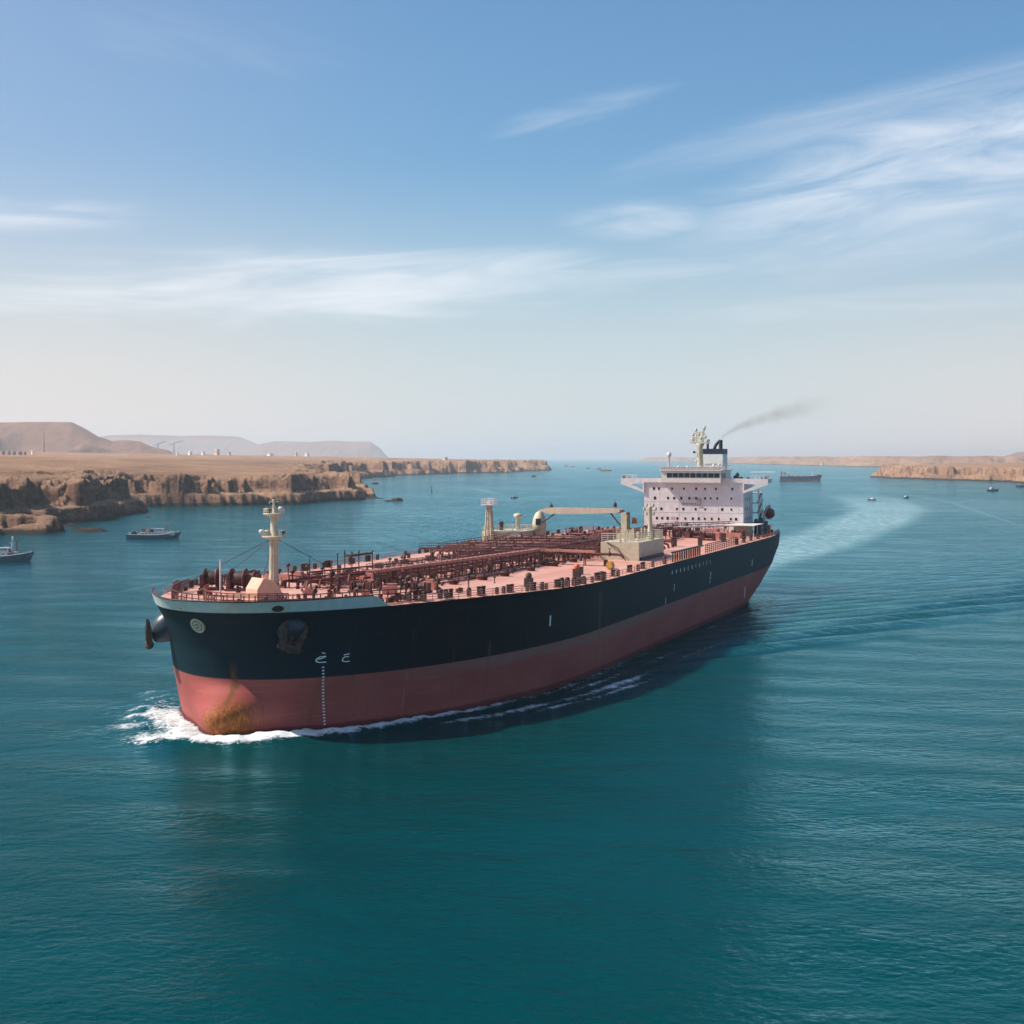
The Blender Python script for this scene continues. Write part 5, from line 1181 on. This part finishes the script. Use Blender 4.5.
# faint slicks and old boat tracks
sl = np.zeros(X.shape)
def track(pl, w, a, fo=0.0):
    global sl, foam
    b1, s1, al1 = polydist(np.array([wpt(*p) for p in pl]), front)
    D1 = Y[front]; tot = al1.max()+1
    v = np.exp(-(b1/(w*D1/F*1.0))**2)*np.clip(np.minimum(al1/tot*6, (1-al1/tot)*6), 0, 1)*(.45+.9*fbm(X[front]/60, Y[front]/160, 3, 95))
    t_ = np.zeros(X.shape); t_[front] = v*a; sl = np.maximum(sl, t_)
    if fo: t2 = np.zeros(X.shape); t2[front] = v*fo; foam = np.maximum(foam, t2)
track([(853, 487.5), (880, 491.5), (907, 494.6), (953, 503), (995, 517), (1040, 533), (1100, 560)], 1.6, .5)
track([(853, 487.5), (866, 489.5), (885, 492)], 1.1, .9, .7)
track([(800, 483), (840, 486), (860, 488)], .8, .5); track([(826, 512), (845, 507), (880, 503)], .9, .5)
for pl, w, a in (([(180, 527), (300, 519), (400, 515), (470, 508), (560, 498)], 1.6, .5), ([(300, 522), (420, 518), (520, 519)], 1.2, .35), ([(380, 540), (470, 530), (540, 521)], 1.4, .35),
                 ([(400, 487), (470, 488), (500, 494), (540, 496)], 2.6, .55), ([(600, 498), (680, 500), (780, 498)], 1.3, .35), ([(0, 600), (120, 592), (240, 566)], 3.0, .22), ([(185, 512), (280, 508), (330, 510)], 1.2, .3), ([(560, 507), (640, 506)], 1.2, .4)): track(pl, w, a)
# Kelvin wake: long crests running off the port quarter
px_ = lx+4; ang = np.arctan2(np.abs(ly)-14, -px_); 
kd = math.radians(34); ph = (-px_*math.sin(kd) - (np.abs(ly))*math.cos(kd))       # phase across the crests
rad = np.hypot(px_, ly); band = np.exp(-((ang-math.radians(17.5))/math.radians(3.2))**2)*ss(rad, 70, 160)*(1-ss(rad, 900, 1800))
kel = band*np.sin(ph*2*math.pi/13.0)*.62*np.where(rad > 1, 1, 0)
band2 = np.exp(-((ang-math.radians(11))/math.radians(4))**2)*ss(rad, 60, 140)*(1-ss(rad, 500, 900)); kel += band2*np.sin(ph*2*math.pi/8.0)*.12
swell = .05*np.sin((X*.35+Y)*2*math.pi/23)+.04*np.sin((X*-.2+Y)*2*math.pi/31+1.3)
Z = (kel+swell*(RR[:, None] < 3000) + bump*(.6+.8*n2) + np.clip(foam, 0, 1)*(n2-.3)*.7*(D_ < 60))*(RR[:, None] < 4000)
Z = np.where(inside, -.4, Z)
m, n, b = pbsdf('sea_water'); MATS['sea'] = m
geo = nn(n, 'ShaderNodeNewGeometry'); o = geo.outputs['Position']
def attr(nm_): a = nn(n, 'ShaderNodeAttribute'); a.attribute_name = nm_; return a.outputs['Fac']
aF, aW, aS = attr('foam'), attr('wake'), attr('slick')
big = noise(n, mapping(n, o, (1, .45, 1)), .006, 4, .55); big2 = noise(n, mapping(n, o, (1, .3, 1)), .0011, 4, .6); med = noise(n, mapping(n, o, (.6, 1, 1), rot=(0, 0, .2)), .045, 5, .6)
deep = mixc(n, sstep(n, big, .3, .7), (.0001, .036, .039), (.0003, .051, .052))
deep = mixc(n, mth(n, 'MULTIPLY', sstep(n, big2, .45, .7), .45), deep, (.0006, .040, .050))
deep = mixc(n, mth(n, 'MULTIPLY', aW, .75), deep, (.030, .190, .200))
deep = mixc(n, mth(n, 'MULTIPLY', aS, .75), deep, (.12, .23, .26))
n.nodes.remove(b)
w1 = noise(n, mapping(n, o, (.85, 1, 1), rot=(0, 0, .22)), 1.15, 6, .60, .35)
w2 = noise(n, mapping(n, o, (.85, 1, 1), rot=(0, 0, -.30)), .38, 4, .55, .3)
w3 = noise(n, mapping(n, o, (.8, 1, 1), rot=(0, 0, .12)), .10, 3, .5)
hh = mth(n, 'ADD', mth(n, 'ADD', mth(n, 'MULTIPLY', w1, .56), mth(n, 'MULTIPLY', w2, .85)), mth(n, 'MULTIPLY', w3, 1.3))
hh = mth(n, 'MULTIPLY', hh, mth(n, 'MULTIPLY', sstep(n, med, .25, .70, .55, 1.25), sstep(n, big, .3, .7, .75, 1.2)))
bp = nn(n, 'ShaderNodeBump'); bp.inputs['Strength'].default_value = 1.0; bp.inputs['Distance'].default_value = .46
link(n, hh, bp.inputs['Height'])
wd_ = nn(n, 'ShaderNodeBsdfDiffuse'); link(n, deep, wd_.inputs[0]); link(n, bp.outputs[0], wd_.inputs[2])
wg = nn(n, 'ShaderNodeBsdfGlossy'); pass; wg.inputs['Roughness'].default_value = .09; link(n, bp.outputs[0], wg.inputs['Normal'])
frs = nn(n, 'ShaderNodeFresnel'); frs.inputs[0].default_value = 1.333; link(n, bp.outputs[0], frs.inputs[1])
link(n, mixc(n, sstep(n, frs.outputs[0], .05, .75), (.02, .42, .54), (.52, .88, 1.0)), wg.inputs['Color'])
wmx = nn(n, 'ShaderNodeMixShader'); link(n, mth(n, 'MULTIPLY', frs.outputs[0], .95), wmx.inputs[0]); link(n, wd_.outputs[0], wmx.inputs[1]); link(n, wg.outputs[0], wmx.inputs[2])
fn1 = noise(n, o, 1.1, 9, .72, .9); fn2 = noise(n, mapping(n, o, (1, 1, 1), (7, 3, 0)), .38, 6, .65, .6)
fnv = mth(n, 'ADD', mth(n, 'MULTIPLY', fn1, .62), mth(n, 'MULTIPLY', fn2, .38))
thr = mth(n, 'SUBTRACT', .72, mth(n, 'MULTIPLY', aF, .36))
ff = mth(n, 'MULTIPLY', mth(n, 'SUBTRACT', fnv, thr), 7.0, clamp=True)
ff = mth(n, 'MULTIPLY', ff, sstep(n, aF, .10, .28))
wkn = noise(n, mapping(n, o, (1, .45, 1), rot=(0, 0, .3)), .20, 8, .75)
ff = mth(n, 'MAXIMUM', ff, mth(n, 'MULTIPLY', mth(n, 'ADD', mth(n, 'MULTIPLY', aW, .28), mth(n, 'MULTIPLY', aS, .24)), sstep(n, wkn, .34, .66, .12, 1.0)))
fo = nn(n, 'ShaderNodeBsdfDiffuse'); fo.inputs[0].default_value = (.76, .79, .80, 1)
fb = nn(n, 'ShaderNodeBump'); fb.inputs['Strength'].default_value = .8; fb.inputs['Distance'].default_value = .5; link(n, fn1, fb.inputs['Height']); link(n, fb.outputs[0], fo.inputs[2])
mx = nn(n, 'ShaderNodeMixShader'); link(n, ff, mx.inputs[0]); link(n, wmx.outputs[0], mx.inputs[1]); link(n, fo.outputs[0], mx.inputs[2])
link(n, mx.outputs[0], n.nodes['Material Output'].inputs['Surface'])
sea = grid_mesh('sea', X, Y, Z, 'sea', {'foam': foam, 'wake': wake, 'slick': sl}, wrap=True); tag(sea, kind='structure')

# ------------------------------------------------------------------ funnel smoke and haze
m = bpy.data.materials.new('smoke'); m.use_nodes = True; n = m.node_tree; n.nodes.clear(); MATS['smoke'] = m
out = nn(n, 'ShaderNodeOutputMaterial'); pv = nn(n, 'ShaderNodeVolumePrincipled'); link(n, pv.outputs[0], out.inputs['Volume'])
o = nn(n, 'ShaderNodeTexCoord').outputs['Object']; sx = nn(n, 'ShaderNodeSeparateXYZ'); link(n, o, sx.inputs[0])
T_ = mth(n, 'DIVIDE', sx.outputs[0], 46.0, clamp=True)
rad_ = mth(n, 'ADD', 1.0, mth(n, 'MULTIPLY', T_, 6.0)); cz_ = mth(n, 'MULTIPLY', mth(n, 'POWER', T_, .62), 14.5)
rr_ = mth(n, 'DIVIDE', mth(n, 'SQRT', mth(n, 'ADD', mth(n, 'POWER', mth(n, 'ABSOLUTE', mth(n, 'SUBTRACT', sx.outputs[2], cz_)), 2), mth(n, 'POWER', mth(n, 'ABSOLUTE', sx.outputs[1]), 2))), rad_)
rr_ = mth(n, 'ADD', rr_, mth(n, 'MULTIPLY', mth(n, 'SUBTRACT', noise(n, o, .28, 5, .65), .5), 1.5))
den = mth(n, 'MULTIPLY', sstep(n, rr_, 1.0, .0), mth(n, 'MULTIPLY', mth(n, 'POWER', mth(n, 'SUBTRACT', 1.02, T_), 1.6), .18))
den = mth(n, 'MULTIPLY', den, sstep(n, T_, .97, .45))
link(n, den, pv.inputs['Density']); pv.inputs['Color'].default_value = (.26, .19, .12, 1); pv.inputs['Anisotropy'].default_value = .2
sw = to_world(-288, 12.2)
b_ = MB(); prof = []
for t in np.linspace(0, 1, 14): prof.append(((t*46, 0, 14.5*t**.62), 1.15+7.4*t))
b_.tube([p[0] for p in prof], [p[1] for p in prof], 14)
smk = b_.build('smoke', 'smoke'); smk.location = (sw[0], sw[1], 47.9); smk.rotation_euler = (0, 0, math.radians(8)); tag(smk, kind='stuff')


m = bpy.data.materials.new('haze'); m.use_nodes = True; n = m.node_tree; n.nodes.clear(); MATS['haze'] = m
out = nn(n, 'ShaderNodeOutputMaterial'); pv = nn(n, 'ShaderNodeVolumePrincipled'); link(n, pv.outputs[0], out.inputs['Volume'])
HAZE = 5.0e-5
pv.inputs['Color'].default_value = (.92, .94, .97, 1); pv.inputs['Density'].default_value = HAZE; pv.inputs['Anisotropy'].default_value = .3
hzb = MB().box(-82000, 82000, -82000, 82000, -9, 330).build('haze', 'haze'); tag(hzb, kind='stuff')
sc.cycles.volume_bounces = 1; sc.cycles.max_bounces = 6; sc.cycles.volume_step_rate = 1.0
sc.cycles.use_denoising = True
